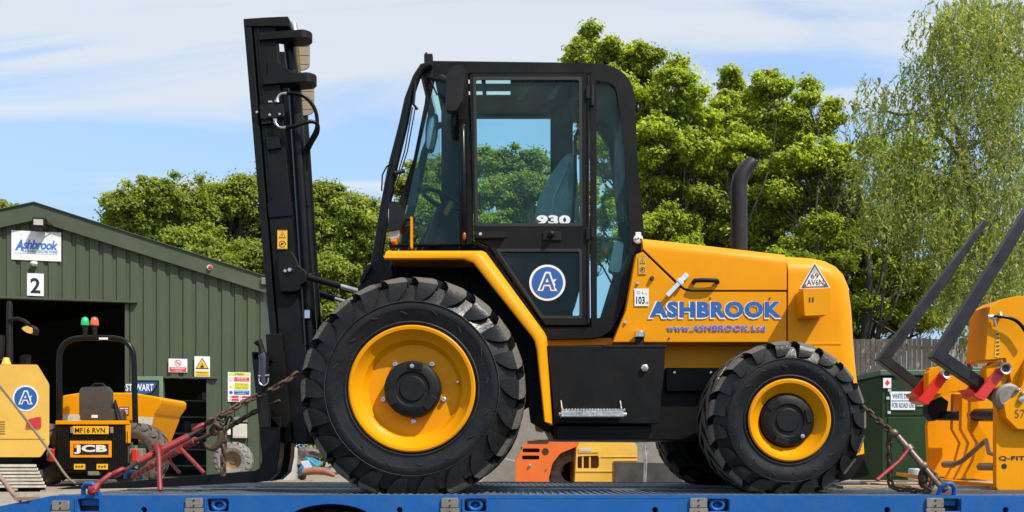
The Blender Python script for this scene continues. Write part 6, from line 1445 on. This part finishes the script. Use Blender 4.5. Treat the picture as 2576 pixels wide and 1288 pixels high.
for px in (128, 336):
    b = MB(); b.pbox(px - 12, px + 22, 1128, 1160, Yd + .1, .6); b.build('mudguard', GALV, du, bev=.02)
    b = MB(); b.pbox(px - 6, px + 9, 1130, 1162, Yd + .04, .06); b.build('tail_lamp', REDL, du, bev=.02)
for px in (118, 352):
    b = MB(); R = .55; tyre_mesh(b, (X_(px, Yd + .5), Yd + .2, R), R, .4, .28, .04, 16, seg=40); t_ = b.build('wheel', [mat('muddy_tyre', (.06, .05, .042), .85, var=.4, vs=8, dust=.6, dcol=(.2, .16, .12)), MATS['muddy_tyre']], du, smooth=30, weld=False); 
b = MB(); b.pbox(155, 330, 1185, 1206, Yd + .1, .8); b.build('rear_frame', BLK, du); b = MB(); b.pbox(220, 246, 1186, 1196, Yd - .05, .15); b.build('tow_hitch', GALV, du, bev=.01)

# orange and yellow machine covers seen under the forklift
Yo = 12.5
om = thing('orange_engine_cover', 'scuffed orange machine cover with oval slots behind the forklift belly', 'machine', (X_(1380, Yo), Yo, 0))
b = MB(); b.pplate(fillet([(1297, 1212), (1297, 1160), (1318, 1118), (1335, 1106), (1480, 1104), (1510, 1100), (1510, 1122), (1450, 1124), (1410, 1140), (1390, 1165), (1378, 1212)], [0, 10, 14, 10, 4, 4, 4, 20, 20, 10, 0], 4), Yo, .9,
      [fillet([(1314, 1128), (1358, 1128), (1358, 1138), (1314, 1138)], 4.5, 3), fillet([(1313, 1146), (1357, 1146), (1357, 1156), (1313, 1156)], 4.5, 3)]); ob = b.build('cover', ORG, om, bev=.04, seg=4)
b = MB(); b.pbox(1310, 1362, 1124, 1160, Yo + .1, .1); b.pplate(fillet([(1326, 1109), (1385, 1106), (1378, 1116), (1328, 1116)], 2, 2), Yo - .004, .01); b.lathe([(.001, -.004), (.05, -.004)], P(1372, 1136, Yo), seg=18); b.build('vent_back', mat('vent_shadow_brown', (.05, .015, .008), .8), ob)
b = MB(); b.lathe([(.001, -.03), (.02, -.025), (.022, 0)], P(1333, 1171, Yo), seg=10); b.lathe([(.001, -.02), (.01, -.02), (.01, 0)], P(1375, 1180, Yo), seg=8); b.build('cover_bolt', STEEL, ob)
b = MB(); b.pbox(1385, 1470, 1112, 1212, Yo + 1.0, .5); b.build('engine_bay', DARK, om); b = MB(); b.pplate([(1398, 1150), (1408, 1148), (1412, 1175), (1420, 1180), (1418, 1188), (1398, 1188)], Yo + .7, .1); b.build('red_bracket', RED, om, bev=.01)
ym = thing('yellow_engine_cover', 'dusty pale yellow machine cover with three square vents beside the orange one', 'machine', (X_(1530, Yo), Yo, 0))
b = MB(); b.pplate(fillet([(1446, 1212), (1450, 1128), (1460, 1108), (1590, 1106), (1603, 1122), (1603, 1212)], [0, 6, 14, 16, 10, 0], 4), Yo - .1, 1.0, [fillet([(1453, 1148), (1505, 1146), (1507, 1152), (1507, 1172), (1503, 1178), (1453, 1178)], 4, 3)]); yb_ = b.build('cover', YEL2, ym, bev=.05, seg=4)
b = MB(); b.pbox(1448, 1510, 1144, 1182, Yo + .06, .05); b.build('vent_back', mat('vent_ochre', (.22, .13, .03), .7), yb_)
b = MB()
for px in (1464, 1482): b.pbox(px, px + 4, 1147, 1178, Yo - .09, .14)
b.pbox(1450, 1604, 1184, 1187, Yo - .112, .01); b.pbox(1512, 1604, 1148, 1150, Yo - .112, .01); b.pbox(1545, 1604, 1157, 1160, Yo - .112, .01); b.pbox(1455, 1507, 1127, 1139, Yo - .112, .01); b.build('moulded_ribs', YEL2, yb_, bev=.004)
b = MB(); b.pbox(1460, 1487, 1129, 1135, Yo - .116, .003); b.build('maker_label', mat('pale_blue_label', (.4, .48, .5), .5), yb_)
lettering('BENFORD', X_(1462, Yo - .12), X_(1485, Yo - .12), Z_(1134, Yo - .12), Z_(1130, Yo - .12), Yo - .118, LBLUE, yb_) if False else None
b = MB(); R = .34; tyre_mesh(b, (X_(1438, Yo + .4), Yo + .35, R - .06), R, .28, .16, .03, 16, seg=40); tag(b.build('muddy_tyre', [TW, TW], None, smooth=30, weld=False), 'muddy knobbly tyre between the orange and the yellow machine covers', 'tyre')
b = MB(); b.pplate([(1546, 1214), (1546, 1162), (1700, 1165), (1720, 1214)], Yo - .6, .3); bx = b.build('bucket', mat('bare_dark_steel', (.07, .065, .06), .45, metal=.4, var=.3), None, bev=.01); tag(bx, 'low dark steel bucket in front of the pale yellow machine cover', 'bucket')
b = MB(); b.tube([P(1622, 1218, 11.2), P(1624, 1160, 11.2), P(1620, 1120, 11.2)], [.02, .025, .03], 8); b.tube([P(1628, 1126, 11.2), P(1624, 1150, 11.2)], .02, 8); tag(b.build('chrome_lever', STEEL, None, smooth=50), 'upright bright metal lever beside the pale yellow cover', 'lever')
# concrete slabs
c = thing('concrete_blocks', '', '') ; bpy.data.objects.remove(c)
b = MB(); b.pplate([(1210, 1214), (1262, 1150), (1300, 1160), (1340, 1214)], 14, .6); tag(b.build('concrete_slab', CONC, None, bev=.02), 'low grey concrete slab leaning beside the front tyre', 'slab', 'concrete pieces in the yard')
b = MB(); b.pplate([(1236, 1214), (1262, 1100), (1296, 1040), (1312, 990), (1350, 990), (1420, 1214)], 15, .8); tag(b.build('concrete_slab', CONC, None, bev=.02), 'tall pale concrete wedge rising behind the orange machine cover', 'slab', 'concrete pieces in the yard')
b = MB(); b.box(X_(1225, 16.5), X_(1700, 16.5), 16.5, 17.1, 0, Z_(1108, 16.5)); tag(b.build('concrete_block_wall', CONC, None, bev=.03), 'pale low concrete block wall behind the machine covers', 'wall')
b = MB(); b.pbox(1215, 1250, 1140, 1212, 17.5, .5); b.build('x', CONC, None) if False else None
# junk by the shed, between the mast and the front tyre
Yj = 17.5
b = MB(); b.lathe([(.24, 0), (.27, .04), (.27, .66), (.25, .70), (.02, .71)], (X_(714, Yj), Yj, 0.0), axis='z', seg=28); o = b.build('plastic_drum', mat('dirty_white_plastic', (.42, .41, .36), .5, var=.2, dust=.4, dcol=(.3, .25, .18)), None); tag(o, 'dirty white plastic drum standing behind the fork heel', 'drum')
rng = np.random.default_rng(9)
def lump(c, r, seed, name, m, lab, cat, sq=(1, 1, 1)):
    rg = np.random.default_rng(seed); bm = bmesh.new(); bmesh.ops.create_icosphere(bm, subdivisions=3, radius=1)
    ph = rg.uniform(0, 6, 9)
    for v in bm.verts:
        p = v.co; k_ = 1 + .16 * math.sin(p.x * 5 + ph[0]) * math.sin(p.y * 4 + ph[1]) + .14 * math.sin(p.z * 7 + ph[2] + p.x * 3) + rg.normal() * .025
        v.co = Vector((p.x * sq[0], p.y * sq[1], p.z * sq[2])) * r * k_
    me = bpy.data.meshes.new(name); bm.to_mesh(me); bm.free(); me.materials.append(m); o = bpy.data.objects.new(name, me); C.objects.link(o); o.location = c; return tag(o, lab, cat)
lump(P(752, 1168, Yj + .2), .26, 1, 'rubbish_sack', mat('dark_sack', (.07, .06, .05), .6, var=.5, vs=9, bump=.5), 'dark crumpled sack slumped beside the dirty white drum', 'sack', (1, .8, 1.1))
lump(P(775, 1140, Yj + .4), .22, 2, 'tarpaulin', mat('brown_tarpaulin', (.13, .10, .075), .7, var=.4, vs=9, bump=.5), 'brown rolled tarpaulin lying on top of the yard rubbish', 'tarpaulin', (1.4, .7, .6))
b = MB(); b.add([P(745, 1190, 17), P(772, 1192, 17), P(800, 1172, 17), P(770, 1150, 17)] + [P(745, 1190, 17) + Vector((0, .5, 0)), P(772, 1192, 17) + Vector((0, .5, 0)), P(800, 1172, 17) + Vector((0, .5, .05)), P(770, 1150, 17) + Vector((0, .5, 0))], [(0, 1, 2, 3), (4, 7, 6, 5), (0, 4, 5, 1), (1, 5, 6, 2), (2, 6, 7, 3), (3, 7, 4, 0)]); tag(b.build('blue_container', mat('bright_blue_plastic', (.03, .20, .34), .4, var=.2), None, bev=.01), 'tilted blue plastic container among the yard rubbish', 'container')
b = MB(); b.pplate([(756, 1160), (775, 1158), (786, 1176), (768, 1182)], 16.9, .02); tag(b.build('paper_sheet', mat('pale_blue_paper', (.5, .56, .6), .6, var=.2), None), 'pale sheet resting on the blue container', 'sheet')
b = MB(); b.tube([P(762, 1188, 16.4), P(790, 1184, 16.4), P(815, 1185, 16.4), P(842, 1196, 16.4)], [.06, .075, .07, .04], 12); tag(b.build('clay_pipe', mat('terracotta', (.24, .10, .05), .7, var=.2), None, smooth=60), 'orange brown clay pipe lying on the ground beside the front tyre', 'pipe')
for (p0, p1, l) in (((695, 1192), (765, 1190), 'long thin timber offcut lying on the yard below the white drum'), ((720, 1198), (800, 1196), 'second timber offcut lying nearer the trailer on the yard')):
    b = MB(); a = P(p0[0], 1200, 17); c_ = P(p1[0], 1200, 17); a.z = .02; c_.z = .02; a.y = 17 if 'long' in l else 16.2; c_.y = a.y
    b.box(a.x, c_.x, a.y, a.y + .12, .01, .05); tag(b.build('timber_offcut', WD, None, bev=.004), l, 'timber')
b = MB(); b.pbox(702, 709, 1095, 1125, 18.4, .1); tag(b.build('yellow_post', SY, None, bev=.01), 'short yellow post just visible behind the fork carriage', 'post')
# scattered grit
b = MB(); rg = random.Random(4)
for k in range(900):
    x, y = rg.uniform(-8, 10), rg.uniform(8.8, 19); s = rg.uniform(.008, .03)
    b.obox((x, y, s * .3 + .01), (s, s * .3, 0), (-s * .2, s * .8, 0), (0, 0, s * .5))
tag(b.build('loose_gravel', mat('grit', (.30, .26, .21), .9, var=.4, vs=3), None), 'scattered loose gravel and grit on the yard ground', 'gravel', kind='stuff')
